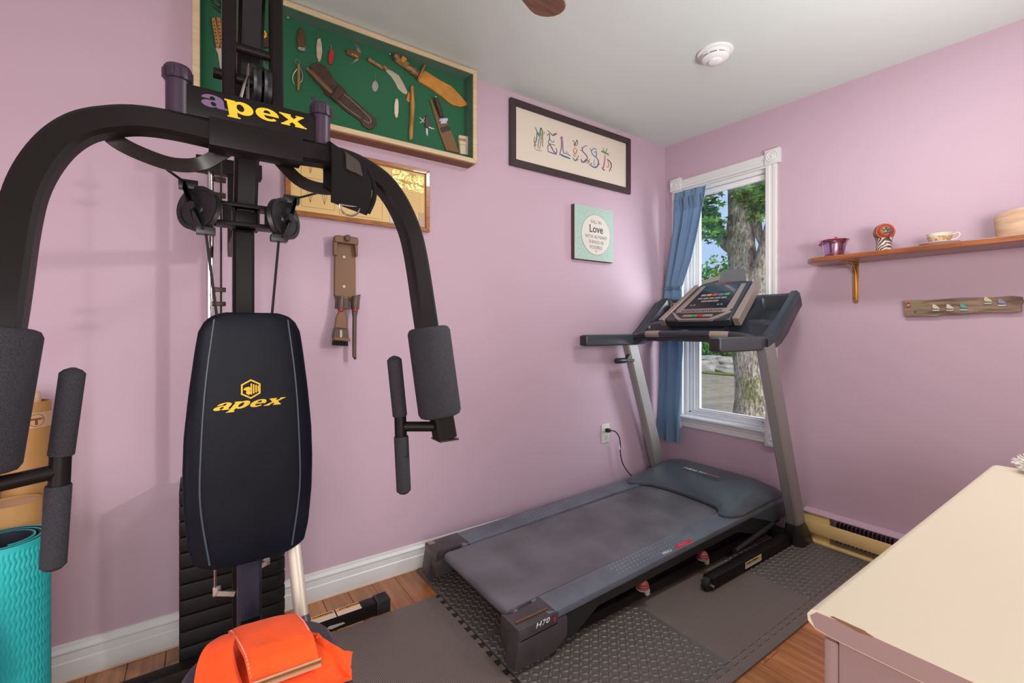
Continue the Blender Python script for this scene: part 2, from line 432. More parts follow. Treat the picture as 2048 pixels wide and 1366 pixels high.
# smoke alarm
sc = V((-.779, -.847, cz(-.847)))
sa = thing('smoke_alarm', 'round white smoke alarm on the ceiling near the window wall', 'smoke alarm', sc)
B().lathe([(.075, 0), (.075, -.007), (.070, -.010), (.052, -.011), (0, -.011)], sc, seg=40).build('base_plate', M_vinyl, sa)
B().lathe([(.060, -.011), (.060, -.016), (.052, -.020), (.050, -.011)], sc, seg=40).build('rim', M_vinyl, sa)
B().lathe([(.050, -.011), (.050, -.024), (.046, -.026), (.044, -.011)], sc, seg=40).build('vent', mat('alarm_dark', (.16, .16, .17), .5), sa)
B().lathe([(.056, -.026), (.057, -.030), (.050, -.037), (.030, -.041), (.028, -.047), (.018, -.051), (0, -.052)], sc, seg=40).build('dome', M_vinyl, sa)
for i in range(8):
    a = i * PI / 4; B().box(sc + V((.050 * math.cos(a), .050 * math.sin(a), -.023)), (.004, .008, .014), Matrix.Rotation(a, 3, 'Z')).build('rib', M_vinyl, sa)

# ceiling fan (its blade tip reaches into the picture)
FH = V((-2.30, -1.11, 2.165))
fan = thing('ceiling_fan', 'ceiling fan with wooden blades, one rounded blade tip entering the top edge', 'ceiling fan', FH)
B().lathe([(.012, cz(-1.1) - 2.165), (.06, cz(-1.1) - 2.165), (.055, .14), (.014, .13), (.014, .05), (.09, .045), (.105, .02), (.105, -.02), (.07, -.05), (0, -.05)], FH).build('motor', mat('fan_bronze', (.12, .06, .03), .35, .8), fan)
M_bl = mat('fan_blade_wood', (.22, .10, .045), rough=.35, col2=(.13, .055, .022), vs=4, stretch=(2, 14, 14))
for i in range(4):
    a = math.radians(23.6 + 90 * i); Rm = Matrix.Rotation(a, 3, 'Z') @ Matrix.Rotation(math.radians(8), 3, 'X')
    L, wd = .60, .13
    pts = [(.16, -.05), (.30, -.060), (L - .05, -.062)] + [(L - .05 + .055 * math.sin(t), -.062 * math.cos(t)) for t in [PI * j / 8 for j in range(1, 8)]] + [(L - .05, .062), (.30, .060), (.16, .05)]
    B().prism([FH + Rm @ V((p, q, -.01)) for p, q in pts], Rm @ V((0, 0, .008)), bev=.002).build('blade', M_bl, fan)
    B().box(FH + Rm @ V((.14, 0, -.004)), (.10, .03, .006), Rm, bev=.001).build('blade_iron', M_steel, fan)
for i in range(3):
    a = math.radians(20 + 120 * i); c = FH + V((.07 * math.cos(a), .07 * math.sin(a), -.07))
    B().lathe([(.018, .02), (.03, 0), (.045, -.05), (.042, -.05), (.027, 0), (.012, .012)], c).build('lamp_shade', mat('frosted_glass', (.8, .78, .74), .4), fan)

# ================================================================== OUTSIDE
GZ = -.62
def outm(name, *a, **k): return mat(name, *a, **k)
struct('gravel_yard', B().span((.3, -12, GZ - .2), (16.2, 26, GZ)), mat('gravel', (.27, .235, .17), rough=.9, col2=(.19, .165, .12), vs=2.5, bump=.8, bs=22, bdist=.03, detail=8))
struct('lawn', B().prism([(x_, -12 + i * 2, GZ + .03) for i, x_ in enumerate([13.2 + .2 * math.sin(i * 1.7) for i in range(20)])] + [(40, 28, GZ + .03), (40, -12, GZ + .03)], (0, 0, .06)), mat('grass', (.16, .24, .035), rough=.9, col2=(.09, .15, .02), vs=9, bump=.8, bs=60, bdist=.03))
# maple tree
tree = thing('maple_tree', 'large mossy maple trunk with low branches just outside the window', 'tree', (1.9, 1.15, GZ))
def bark():
    m = bpy.data.materials.new('bark'); m.use_nodes = True
    n, l = m.node_tree.nodes, m.node_tree.links; p = n['Principled BSDF']; p.inputs['Roughness'].default_value = .9
    t = n.new('ShaderNodeTexCoord'); mp = n.new('ShaderNodeMapping'); mp.inputs['Scale'].default_value = (9, 9, 3.2)
    l.new(t.outputs['Object'], mp.inputs['Vector'])
    vo = n.new('ShaderNodeTexVoronoi'); vo.inputs['Scale'].default_value = 3.2; vo.feature = 'F1'
    n1 = n.new('ShaderNodeTexNoise'); n1.inputs['Scale'].default_value = 5; n1.inputs['Detail'].default_value = 8; n1.inputs['Roughness'].default_value = .7
    l.new(mp.outputs[0], n1.inputs['Vector']); 
    mixv = n.new('ShaderNodeMix'); mixv.data_type = 'VECTOR'; mixv.inputs[0].default_value = .25
    l.new(mp.outputs[0], mixv.inputs[4]); l.new(n1.outputs['Color'], mixv.inputs[5]); l.new(mixv.outputs[1], vo.inputs['Vector'])
    r = n.new('ShaderNodeValToRGB'); e = r.color_ramp.elements
    e[0].position = .36; e[0].color = (.07, .055, .038, 1); e[1].position = .60; e[1].color = (.46, .41, .33, 1)
    l.new(n1.outputs['Fac'], r.inputs['Fac'])
    n2 = n.new('ShaderNodeTexNoise'); n2.inputs['Scale'].default_value = 3.5; n2.inputs['Detail'].default_value = 6
    l.new(t.outputs['Object'], n2.inputs['Vector'])
    r2 = n.new('ShaderNodeValToRGB'); r2.color_ramp.elements[0].position = .50; r2.color_ramp.elements[1].position = .60
    l.new(n2.outputs['Fac'], r2.inputs['Fac'])
    mc = n.new('ShaderNodeMix'); mc.data_type = 'RGBA'; l.new(r2.outputs[0], mc.inputs[0]); l.new(r.outputs[0], mc.inputs[6])
    r3 = n.new('ShaderNodeValToRGB'); r3.color_ramp.elements[0].color = (.05, .055, .02, 1); r3.color_ramp.elements[1].color = (.30, .31, .14, 1)
    r3.color_ramp.elements[0].position = .4; r3.color_ramp.elements[1].position = .65
    l.new(n1.outputs['Fac'], r3.inputs['Fac']); l.new(r3.outputs[0], mc.inputs[7])
    l.new(mc.outputs[2], p.inputs['Base Color'])
    b1 = n.new('ShaderNodeBump'); b1.inputs['Strength'].default_value = 1; b1.inputs['Distance'].default_value = .03
    ad = n.new('ShaderNodeMath'); l.new(n1.outputs['Fac'], ad.inputs[0]); l.new(vo.outputs['Distance'], ad.inputs[1])
    l.new(ad.outputs[0], b1.inputs['Height']); l.new(b1.outputs[0], p.inputs['Normal'])
    return m
M_bark = bark()
# px -> point at a given distance along x from the window wall
def far(px, py, x): return at(px, py, x=x)
def trunk(pts, seg=40):
    b = B(); P = smooth([p for p, r in pts], 6); n = len(P)
    R = []
    for i in range(n):
        t = i / (n - 1) * (len(pts) - 1); j = min(int(t), len(pts) - 2); R.append(pts[j][1] + (pts[j + 1][1] - pts[j][1]) * (t - j))
    b.tube(P, R, seg)
    for v in b.bm.verts:
        d = noise.noise(v.co * 2.3) * .07 + noise.noise(V((v.co.x * 14, v.co.y * 14, v.co.z * 5))) * .022
        c = min(P, key=lambda q: (q - v.co).length_squared); v.co += (v.co - c).normalized() * d * .6
    return b
TX = 3.3
base = far(1520, 655, TX); 
def tp(px, py, r, x=TX): return (far(px, py, x), r)
bot = far(1530, 900, TX); bot.z = GZ - .1
trunk([(V((bot.x, bot.y, GZ - .1)), .46), tp(1524, 830, .34), tp(1520, 740, .30), tp(1512, 640, .30), tp(1510, 590, .30)]).build('trunk', M_bark, tree)
trunk([tp(1515, 640, .22), tp(1492, 560, .18), tp(1483, 480, .155), tp(1481, 400, .145), tp(1478, 300, .14), tp(1476, 150, .13)], 28).build('trunk', M_bark, tree)
trunk([tp(1515, 640, .24), tp(1528, 560, .19), tp(1548, 480, .155), tp(1576, 400, .135), tp(1620, 250, .12)], 28).build('trunk', M_bark, tree)
trunk([tp(1484, 500, .12), tp(1452, 478, .085), tp(1432, 452, .065), tp(1408, 420, .055), tp(1370, 400, .045), tp(1320, 330, .03)], 16).build('branch', M_bark, tree)
trunk([tp(1530, 500, .05), tp(1512, 440, .045), tp(1516, 390, .04), tp(1520, 300, .03)], 12).build('branch', M_bark, tree)
def leaf_verts(c, s, q, maple=True):
    if maple:
        pts = []
        for k in range(10):
            a = k * PI / 5 + .3; r = s * (1 if k % 2 == 0 else .42); pts.append(c + q @ V((math.cos(a) * r, math.sin(a) * r, 0)))
        return pts
    return [c + q @ V((s, 0, 0)), c + q @ V((0, s * .5, 0)), c + q @ V((-s, 0, 0)), c + q @ V((0, -s * .5, 0))]
def foliage(name, clusters, n, s, mats, parent, maple=True, seed=1):
    rnd = random.Random(seed); vs, fs, mi = [], [], []
    for c, rad, k in clusters:
        for i in range(int(n * k)):
            d = V((rnd.gauss(0, 1), rnd.gauss(0, 1), rnd.gauss(0, 1))); d = d.normalized() * rnd.random() ** .45
            p = c + V((d.x * rad[0], d.y * rad[1], d.z * rad[2]))
            q = (Matrix.Rotation(rnd.uniform(0, 6.28), 3, 'Z') @ Matrix.Rotation(rnd.gauss(0, .7) + (0 if maple else .5), 3, 'X') @ Matrix.Rotation(rnd.uniform(0, 6.28), 3, 'Z'))
            L = leaf_verts(p, s * rnd.uniform(.7, 1.25), q, maple); b0 = len(vs); vs += [v - ORG[parent] for v in L]
            fs.append(tuple(range(b0, b0 + len(L)))); mi.append(rnd.randrange(len(mats)))
    me = bpy.data.meshes.new(name); me.from_pydata(vs, [], fs)
    for m in mats: me.materials.append(m)
    me.polygons.foreach_set('material_index', mi)
    o = bpy.data.objects.new(name, me); COL.objects.link(o); o.parent = parent; o['kind'] = 'stuff'; ORG[o] = ORG[parent]
    return o
def leafm(name, c):
    m = mat(name, c, rough=.5); p = m.node_tree.nodes['Principled BSDF']
    n, l = m.node_tree.nodes, m.node_tree.links
    t = n.new('ShaderNodeBsdfTranslucent'); t.inputs[0].default_value = (c[0] * 1.5, c[1] * 1.5, c[2], 1)
    x = n.new('ShaderNodeMixShader'); x.inputs[0].default_value = .4
    l.new(p.outputs[0], x.inputs[1]); l.new(t.outputs[0], x.inputs[2]); l.new(x.outputs[0], n['Material Output'].inputs[0]); return m
LM = [leafm('leaf_mid', (.10, .26, .03)), leafm('leaf_bright', (.20, .40, .05)), leafm('leaf_dark', (.035, .11, .025))]
cl = []
for px, py, rx, k, x in ((1412, 455, .22, 1, 2.9), (1400, 425, .25, 1, 3.0), (1432, 470, .16, .5, 2.9), (1425, 420, .18, .35, 3.2), (1440, 445, .14, .2, 3.0), (1395, 460, .20, .8, 3.1), (1420, 400, .12, .2, 2.9),
                        (1512, 385, .20, 1, 2.6), (1530, 400, .20, 1, 2.7), (1495, 388, .16, .7, 2.6), (1520, 415, .16, .6, 2.7), (1510, 430, .11, .35, 2.8), (1540, 370, .25, 1, 2.5), (1500, 370, .2, .7, 2.6),
                        (1440, 378, .12, .25, 2.8), (1418, 388, .10, .2, 2.8), (1465, 375, .08, .1, 2.7), (1380, 380, .3, 1, 3), (1470, 330, .4, 2, 2.8), (1540, 330, .4, 2, 2.8), (1400, 330, .4, 2, 2.9)):
    cl.append((far(px, py, x), (rx, rx, rx * .75), k))
foliage('foliage', cl, 105, .055, LM, tree, seed=3)
# background trees, hedge
def bush(name, label, cat, px, pyb, x, w_, h_, n, s, group=None, seed=5, mats=None):
    c = far(px, pyb, x); c.z = GZ
    t = thing(name, label, cat, c, group)
    rnd = random.Random(seed); cls = []
    for i in range(9):
        cls.append((V((c.x + rnd.uniform(-.3, .3) * w_, c.y + rnd.uniform(-.5, .5) * w_, c.z + h_ * rnd.uniform(.25, .85))), (w_ * .32, w_ * .32, h_ * .24), 1))
    foliage('foliage', cls, n, s, mats or LM, t, False, seed)
    B().tube([c, c + V((.1, 0, h_ * .5)), c + V((0, .2, h_ * .8))], [w_ * .04, w_ * .03, w_ * .01], 8).build('trunk', M_bark, t)
    return t
bush('background_tree', 'tall green tree beyond the yard behind the curtain edge', 'tree', 1393, 640, 25, 5.5, 6.2, 420, .17, seed=21)
bush('background_tree', 'yellow green tree far behind the maple trunk, lower than its neighbour', 'tree', 1450, 640, 33, 6.5, 5.6, 420, .20, seed=23, mats=[leafm('leaf_olive', (.20, .28, .05)), LM[0], leafm('leaf_tan', (.28, .24, .07))])
bush('background_tree', 'dark green tree seen between the two maple stems', 'tree', 1518, 640, 42, 7, 7.6, 420, .22, seed=25)
bush('hedge_bush', 'light green leafy bush above the boulders', 'bush', 1412, 700, 16.0, 2.6, 2.1, 600, .085, seed=31, mats=[leafm('leaf_lime', (.22, .36, .08)), LM[0], LM[1]])
bush('hedge_bush', 'bright green bush beside the trunk, right of the boulders', 'bush', 1466, 700, 18.2, 3.0, 1.9, 500, .085, seed=33, mats=[LM[0], LM[1]])
bush('hedge_bush', 'low dark green bush at the left of the stone wall', 'bush', 1352, 700, 13.9, 1.9, 1.9, 400, .085, seed=35, mats=[LM[0], LM[2]])
M_rock = mat('granite', (.36, .345, .32), rough=.85, col2=(.20, .19, .17), vs=2.5, bump=.6, bs=14, bdist=.02)
def rock(label, pts, x, dp, seed):
    c = sum((far(a, b_, x) for a, b_ in pts), V()) / len(pts)
    b = B()
    w0 = (far(max(p[0] for p in pts), 700, x) - far(min(p[0] for p in pts), 700, x)).length / 2
    h0 = (far(1400, min(p[1] for p in pts), x).z - far(1400, max(p[1] for p in pts), x).z) / 2
    b.ball((0, 0, 0), 1, sub=4)
    for v in b.bm.verts:
        n_ = v.co.copy(); q = max(abs(n_.x), abs(n_.y), abs(n_.z)); n_ = n_.lerp(n_ / q, .45)
        n_ *= 1 + noise.noise(n_ * 1.3 + V((seed, 0, 0))) * .22 + noise.noise(n_ * 4 + V((seed, 0, 0))) * .05
        v.co = c + V((n_.x * dp, n_.y * w0, n_.z * h0))
    tag(b.build('boulder', M_rock, ang=60, loc=(c.x, c.y, c.z - h0)), label, 'boulder', 'stones of the yard wall')
rock('large pale rounded boulder at the left end of the stone wall', [(1398, 718), (1440, 750)], 13.6, .55, 1)
rock('long flat stone lying on top of the large boulder', [(1396, 711), (1442, 722)], 13.8, .5, 5)
rock('grey block boulder beside the maple trunk', [(1439, 730), (1490, 751)], 13.7, .5, 9)
rock('dark flat stone above the grey block boulder', [(1430, 714), (1480, 731)], 14.1, .5, 13)
hs = thing('neighbour_house', 'small tan sided house roof corner beyond the tree', 'house', far(1400, 655, 17))
c = far(1375, 655, 17); M_sid = mat('tan_siding', (.36, .29, .20), rough=.7); 
a0, a1 = far(1330, 572, 17), far(1452, 566, 17)
b = B()
for i in range(14): b.span((17 + .0, a1.y, a0.z - .2 - i * .18), (21, a0.y, a0.z - .03 - i * .18))
b.build('wall', M_sid, hs)
ri, rj = far(1330, 585, 17), far(1455, 550, 17)
B().prism([(16.7, ri.y + .0, ri.z + .0), (16.7, rj.y, rj.z), (16.7, rj.y, rj.z - .18), (16.7, ri.y, ri.z - .18)], (4.6, 0, 0)).build('roof', mat('brown_shingle', (.22, .18, .13), rough=.8, bump=.5, bs=20, bdist=.02), hs)

# ================================================================== FLOOR MATS
def meshmat(name, col, pitch, rough=.5, st=1.0):
    m = mat(name, col, rough=rough, spec=.6); n, l = m.node_tree.nodes, m.node_tree.links
    t = n.new('ShaderNodeTexCoord'); v = n.new('ShaderNodeTexVoronoi'); v.inputs['Scale'].default_value = 1 / pitch
    v.inputs['Randomness'].default_value = 0; v.voronoi_dimensions = '2D'
    l.new(t.outputs['Object'], v.inputs['Vector'])
    r = n.new('ShaderNodeValToRGB'); r.color_ramp.elements[0].position = .25; r.color_ramp.elements[1].position = .5
    r.color_ramp.elements[0].color = (*[c * 1.25 for c in col], 1); r.color_ramp.elements[1].color = (*[c * .35 for c in col], 1)
    l.new(v.outputs['Distance'], r.inputs['Fac']); l.new(r.outputs[0], n['Principled BSDF'].inputs['Base Color'])
    b = n.new('ShaderNodeBump'); b.invert = True; b.inputs['Strength'].default_value = st; b.inputs['Distance'].default_value = .0015
    l.new(v.outputs['Distance'], b.inputs['Height']); l.new(b.outputs[0], n['Principled BSDF'].inputs['Normal'])
    return m
M_meshm = meshmat('foam_mesh_face', (.20, .160, .138), .0052)
M_diam = mat('foam_diamond_face', (.115, .098, .092), rough=.36, spec=.6)
def teeth(x0, x1, y, per=.0505, d=.020, g=.0):
    """puzzle edge polyline from x0 to x1 along y"""
    n = max(2, round((x1 - x0) / per)); p = (x1 - x0) / n; out = [(x0, y)]
    for i in range(n):
        a = x0 + i * p
        out += \
               [(a + p * .10, y), (a + p * .02, y - d * .9), (a + p * .10, y - d), (a + p * .48, y - d), (a + p * .56, y - d * .9), (a + p * .48, y)]
    return out + [(x1, y)]
def mat_tile(x0, x1, y0, y1, kind, label, border=True, teeth_right=False):
    t = thing('foam_mat_tile', label, 'mat', ((x0 + x1) / 2, (y0 + y1) / 2, 0), 'black interlocking foam floor tiles')
    if border: front = teeth(x0 + .0002, x1 - .0002, y0)
    else: front = [(x0 + .0002, y0 + .0002), (x1 - .0002, y0 + .0002)]
    if teeth_right:
        rt = []; n = 12; p = (y1 - y0) / n
        for i in range(n):
            a = y0 + i * p; rt += [(x1, a + p * .15), (x1 + .018, a + p * .05), (x1 + .018, a + p * .6), (x1, a + p * .5)]
        out = front[:-1] + rt + [(x1, y1 - .001), (x0 + .001, y1 - .001)]
    else: out = front + [(x1 - .0002, y1 - .0002), (x0 + .0002, y1 - .0002)]
    if teeth_right: B().span((x1 - .004, y0 + .0005, .0002), (-1.8762, y1 - .0005, .0088)).build('edge_strip', M_foamedge, t)
    B().prism([(a, b, .0005) for a, b in out], (0, 0, .0105)).build('foam_sheet', M_meshm if kind == 'mesh' else M_diam, t, flat=True)
    if kind == 'diamond':
        vs, fs = [], []; pit = .0225; cx, cy = (x0 + x1) / 2, (y0 + y1) / 2; i = 0
        nx, ny = int((x1 - x0) / pit), int((y1 - y0) / pit)
        for a in range(nx + 1):
            for b in range(ny + 1):
                px, py = x0 + pit * (a + .5), y0 + pit * (b + .5)
                if px > x1 - .012 or py > y1 - .012: continue
                ang = math.radians(55) if (a + b) % 2 else math.radians(-35)
                ca, sa_ = math.cos(ang), math.sin(ang); b0 = len(vs)
                L, W = .0130, .0056; ring = []
                for k in range(8):
                    q = 2 * PI * k / 8; ex, ey = math.cos(q) * L, math.sin(q) * W * (1 if k % 4 else .4)
                    ring.append((px + ex * ca - ey * sa_ - cx, py + ex * sa_ + ey * ca - cy, .0109))
                for k in range(8):
                    q = 2 * PI * k / 8; ex, ey = math.cos(q) * L * .72, math.sin(q) * W * .62
                    ring.append((px + ex * ca - ey * sa_ - cx, py + ex * sa_ + ey * ca - cy, .0138))
                vs += ring
                for k in range(8): fs.append((b0 + k, b0 + (k + 1) % 8, b0 + 8 + (k + 1) % 8, b0 + 8 + k))
                fs.append(tuple(b0 + 8 + k for k in range(8)))
        me = bpy.data.meshes.new('tread_bumps'); me.from_pydata(vs, [], fs); me.materials.append(M_diam)
        for p in me.polygons: p.use_smooth = True
        o = bpy.data.objects.new('tread_bumps', me); COL.objects.link(o); o.parent = t; o['kind'] = 'stuff'
    if border:
        tl = teeth(x0 + .0002, x1 - .0002, y0 - .0014)
        B().prism([(a, b, .0005) for a, b in tl] + [(x1 - .0002, y0 - .053, .0005), (x0 + .0002, y0 - .053, .0005)], (0, 0, .0100)).build('edge_strip', M_meshm, t, flat=True)
    return t
XA, XB, XC, XD = -1.8752, -1.2552, -.6352, -.0752
YF, YM, YR = -1.182, -.60, -.035
mat_tile(XA, XB, YF, YM, 'diamond', 'foam floor tile with raised lens pattern below the near end of the treadmill')
mat_tile(XB, XC, YF, YM, 'mesh', 'foam floor tile with fine grid texture in the middle of the front row')
mat_tile(XC, XD, YF, YM, 'diamond', 'foam floor tile with raised pattern beside the treadmill foot and heater')
mat_tile(XA, XB, YM, YR, 'diamond', 'foam floor tile under the treadmill end by the baseboard', border=False)
mat_tile(XB, XC, YM, YR, 'mesh', 'foam floor tile hidden under the middle of the treadmill', border=False)
mat_tile(XC, XD, YM, YR, 'diamond', 'foam floor tile under the treadmill motor hood', border=False)
mat_tile(-2.50, -1.898, -.885, -.275, 'mesh', 'brownish black foam tile between the gym seat and treadmill', border=False, teeth_right=True)
mat_tile(-2.50, -1.898, -1.50, -.888, 'mesh', 'brownish black foam tile in front of the gym seat', border=False, teeth_right=True)

# ================================================================== TREADMILL
TM = thing('treadmill', 'grey and black folding treadmill under the window', 'treadmill', (-.95, -.48, .0125))
def zt(x): return .158 + .027 * (x + 1.855)
yl0, yl1, yr0, yr1 = -.11, -.232, -.722, -.83
fz = .0112
# running deck and belt
b = B()
rr = .020
prof = [V((-1.80, yr0 + .004, zt(-1.8) - .006)), V((-.40, yr0 + .004, zt(-.4) - .006)), V((-.40, yr0 + .004, zt(-.4) - .036)), V((-1.80, yr0 + .004, zt(-1.8) - .046))]
for k in range(1, 9):
    a = PI / 2 + PI * k / 9
    prof.append(V((-1.815 - rr * math.cos(a - PI / 2) * 0 + rr * math.cos(a + PI / 2) * 0 + rr * 1.1 * math.cos(PI / 2 + PI * (9 - k) / 9), yr0 + .004, zt(-1.8) - .026 + rr * math.sin(PI / 2 + PI * (9 - k) / 9))))
b.prism(prof, (0, yl1 - yr0 - .008, 0))
belt = b.build('running_belt', M_belt, TM)
B().prism([(-1.79, yr0 + .03, zt(-1.79) - .047), (-.35, yr0 + .03, zt(-.35) - .040), (-.35, yr0 + .03, .075), (-1.70, yr0 + .03, .065)], (0, yl1 - yr0 - .06, 0)).build('deck_board', M_rub, TM)
def rail(y0, y1):
    return B().prism([(-1.74, y0, zt(-1.74)), (-.06, y0, zt(-.06) + .004), (-.03, y0, zt(-.03) - .02), (-1.74, y0, zt(-1.74) - .026)], (0, y1 - y0, 0), bev=.004, seg=2)
RR = rail(yr1, yr0 - .004).build('foot_rail', M_rail, TM)
RL = rail(yl1 + .004, yl0).build('foot_rail', M_rail, TM)
for par, ya, yb in ((RR, yr1 + .030, yr0 - .016), (RL, yl1 + .016, yl0 - .030)):
    d = B()
    for i in range(38):
        for j in range(4):
            x = -1.36 + i * .021 + (j % 2) * .010; y = ya + (yb - ya) * j / 3
            if x > -.60: continue
            bmesh.ops.create_icosphere(d.bm, subdivisions=1, radius=.0036, matrix=Matrix.Translation((x, y, zt(x) + .0004)) @ Matrix.Diagonal((1, 1, .75, 1)))
    d.build('grip_dots', mat('dot_grey', (.30, .33, .38), .3), par, kind='stuff')
def skirt(ya, yb):
    return B().prism([(-1.70, ya, zt(-1.70) - .026), (-.04, ya, zt(-.04) - .024), (-.06, ya, .13), (-.14, ya, .085), (-.40, ya, .085), (-.55, ya, zt(-.5) - .062), (-1.50, ya, zt(-1.5) - .062), (-1.62, ya, .045), (-1.70, ya, .040)], (0, yb - ya, 0), bev=.002)
skirt(yr1 + .004, yr1 + .03).build('side_skirt', M_blk2, TM); skirt(yl0 - .03, yl0 - .004).build('side_skirt', M_blk2, TM)
M_cap = mat('brown_grey_cap_plastic', (.055, .046, .050), rough=.38, var=.2, vs=10)
def endcap(yi, yo, side):
    yc = (yi + yo) / 2
    q = B().prism([V((-1.868, yo, zt(-1.86))), V((-1.868, yi, zt(-1.86))), V((-1.845, yi + .02 * side, zt(-1.86))), V((-1.725, yi + .014 * side, zt(-1.72) + .002)), V((-1.72, yi, zt(-1.72) + .002)), V((-1.70, yi, zt(-1.7))), V((-1.70, yo, zt(-1.7)))][::1], (0, 0, -.045), bev=.006, seg=2)
    q.prism([(-1.868, yo, zt(-1.86) - .030), (-1.885, yo, .030), (-1.72, yo, .030), (-1.66, yo, .065), (-1.66, yo, zt(-1.66) - .03)], (0, (yi - yo) * .55, 0), bev=.006, seg=2)
    q.span((-1.868, min(yi, yo) + .001, .055), (-1.79, max(yi, yo) - .001, zt(-1.86) - .04), bev=.006)
    o = q.build('end_cap', M_cap, TM)
    B().cyl((-1.72, yc - .045 * 1, fz + .018), (-1.72, yc + .045, fz + .018), .018, 20).cyl((-1.72, yc, .04), (-1.72, yc, .07), .012, 10).build('rear_foot', M_rub, TM)
    return o
ECR = endcap(yr0 - .004, yr1 - .006, -1); endcap(yl1 + .004, yl0 + .006, 1)
B().box((-1.79, yr1 + .028, zt(-1.79) + .0035), (.135, .005, .004), bev=.001).build('copper_strip', mat('bronze_strip', (.30, .15, .07), .3, .6), ECR)
B().box((-1.845, yl0 - .015, zt(-1.84) + .001), (.03, .028, .0006)).build('worn_sticker', mat('worn_sticker', (.38, .16, .10), .6, col2=(.30, .25, .2), vs=60), TM)
B().cyl((-1.800, yr0 - .01, zt(-1.8) - .026), (-1.800, yl1 + .01, zt(-1.8) - .026), .014, 20).build('rear_roller', M_steel, TM)
# lettering on the rail and side
sl = V((1, 0, .027)).normalized()
q = V((-1.66, yr1 - .0065, .128))
hq = at(1071, 1258, y=yr1 - .0064)
text('H70', .017, hq, (1, 0, .03), (0, 0, 1), M_wprint, TM, 'side_lettering', bold=.012, shear=.25, wide=1.3, space=1.12)
text('t', .018, at(1106, 1244.5, y=yr1 - .0064), (1, 0, .03), (0, 0, 1), M_rprint, TM, 'side_lettering', bold=.02, shear=.25, wide=1.2, label='red letter t on the side')
B().prism([(-1.13, yr1 + .006, zt(-1.13) + .0006), (-.87, yr1 + .006, zt(-.87) + .0006), (-.885, yr1 + .030, zt(-.885) + .0006), (-1.115, yr1 + .030, zt(-1.115) + .0006)], (0, 0, .0008)).build('rail_decal', mat('decal_grey', (.03, .035, .045), .35), TM)
B().prism([(-1.03, yr1 + .0065, zt(-1.03) + .0015), (-.905, yr1 + .0065, zt(-.905) + .0015), (-.91, yr1 + .0295, zt(-.91) + .0015), (-1.01, yr1 + .0295, zt(-1.01) + .0015)], (0, 0, .0006)).build('rail_decal', M_rprint, TM, label='red panel of the rail decal')
text('PRO', .014, (-1.108, yr1 + .011, zt(-1.1) + .0016), (1, 0, .027), (0, 1, 0), M_wprint, TM, 'rail_lettering', bold=.02, wide=1.5)
text('XTREME', .011, (-1.005, yr1 + .012, zt(-1.0) + .0022), (1, 0, .027), (0, 1, 0), mat('pink_print', (.6, .2, .22), .5), TM, 'rail_lettering', bold=.01, wide=1.1)
# motor hood
def hood():
    b = B(); us = [-.352, -.345, -.33, -.30, -.27, -.235, -.20, -.10, 0, .10, .20, .235, .27, .30, .33, .345, .352]
    yc = -.477
    tab_z = [(0, 0), (.06, .012), (.25, .030), (.5, .050), (.68, .058), (.8, .055), (.9, .035), (1, -.03)]
    rings = []
    for u in us:
        au = abs(u)
        xf = lerp([(0, -.485), (.12, -.490), (.20, -.505), (.238, -.53), (.262, -.585), (.30, -.590), (.335, -.56), (.352, -.50)], au)
        ed = lerp([(0, 1), (.25, 1), (.30, .82), (.335, .5), (.352, .08)], au)
        top = []
        for k in range(21):
            s = k / 20; x = xf + (-.045 - xf) * s
            base = zt(x) + .012
            top.append(V((x, yc + u, base + lerp(tab_z, s) * ed * 1.15 + .002)))
        bot = [V((-.045, yc + u, .10)), V((-.2, yc + u, .10)), V((xf + .03, yc + u, zt(xf) - .004)), V((xf, yc + u, zt(xf) + .001))]
        rings.append(top + bot)
    return b.loft(rings)
hd_ = hood().build('motor_hood', mat('hood_plastic', (.070, .088, .100), rough=.32), TM, ang=30)
text('HEALTH', .020, (-.292, -.345, zt(-.3) + .0805), (0, -1, 0), (1, 0, .02), M_wprint, TM, 'hood_lettering', bold=.02, wide=1.35, shear=.2)
text('RIDER', .020, (-.292, -.465, zt(-.3) + .0805), (0, -1, 0), (1, 0, .02), mat('dull_red_print', (.42, .16, .15), .5), TM, 'hood_lettering', bold=.02, wide=1.35, shear=.2)
# under frame
for y in (-.80, -.15):
    B().span((-1.64, y - .012, .040), (-.30, y + .012, .075), bev=.003).build('frame_rail', M_blk, TM)
for y in (-.80, -.15):
    for x in (-1.238, -.823):
        c = V((x, y - (.012 if y < -.5 else 0), .085))
        cu = B().lathe([(.024, -.004), (.027, 0), (.023, .004), (.026, .008), (.022, .012), (.024, .016), (.020, .021), (.012, .030), (0, .031)], c, seg=20).build('cushion', mat('red_spring_rubber', (.24, .045, .03), rough=.55), TM, label='red ribbed shock cushion')
        B().lathe([(.025, -.009), (.027, -.004), (0, -.003)], c, seg=20).box(c + V((.008, -.018, -.016)), (.018, .012, .022), bev=.002).build('cushion_base', mat('cream_plastic', (.50, .44, .40), .5), cu)
for y in (-.90, -.10):
    B().span((-.92, y - .024, .022), (-.16, y + .024, .066), bev=.004).build('base_bar', M_blk, TM)
    B().cyl((-.925, y - .014, fz + .026), (-.925, y + .014, fz + .026), .026, 24, bev=.004).build('wheel', M_rub, TM)
    B().cyl((-.925, y - .030, fz + .026), (-.925, y + .030, fz + .026), .006, 10).build('wheel_bolt', M_steel, TM)
B().span((-.20, -.90, .022), (-.14, -.10, .062), bev=.004).build('cross_bar', M_blk, TM)
B().cyl((-.60, -.84, .060), (-.23, -.84, .100), .013, 16).build('lift_strut', M_blk2, TM)
B().span((-.665, -.9250, .030), (-.520, -.9244, .060)).build('warning_label', mat('label_white', (.6, .58, .5), .5), TM)
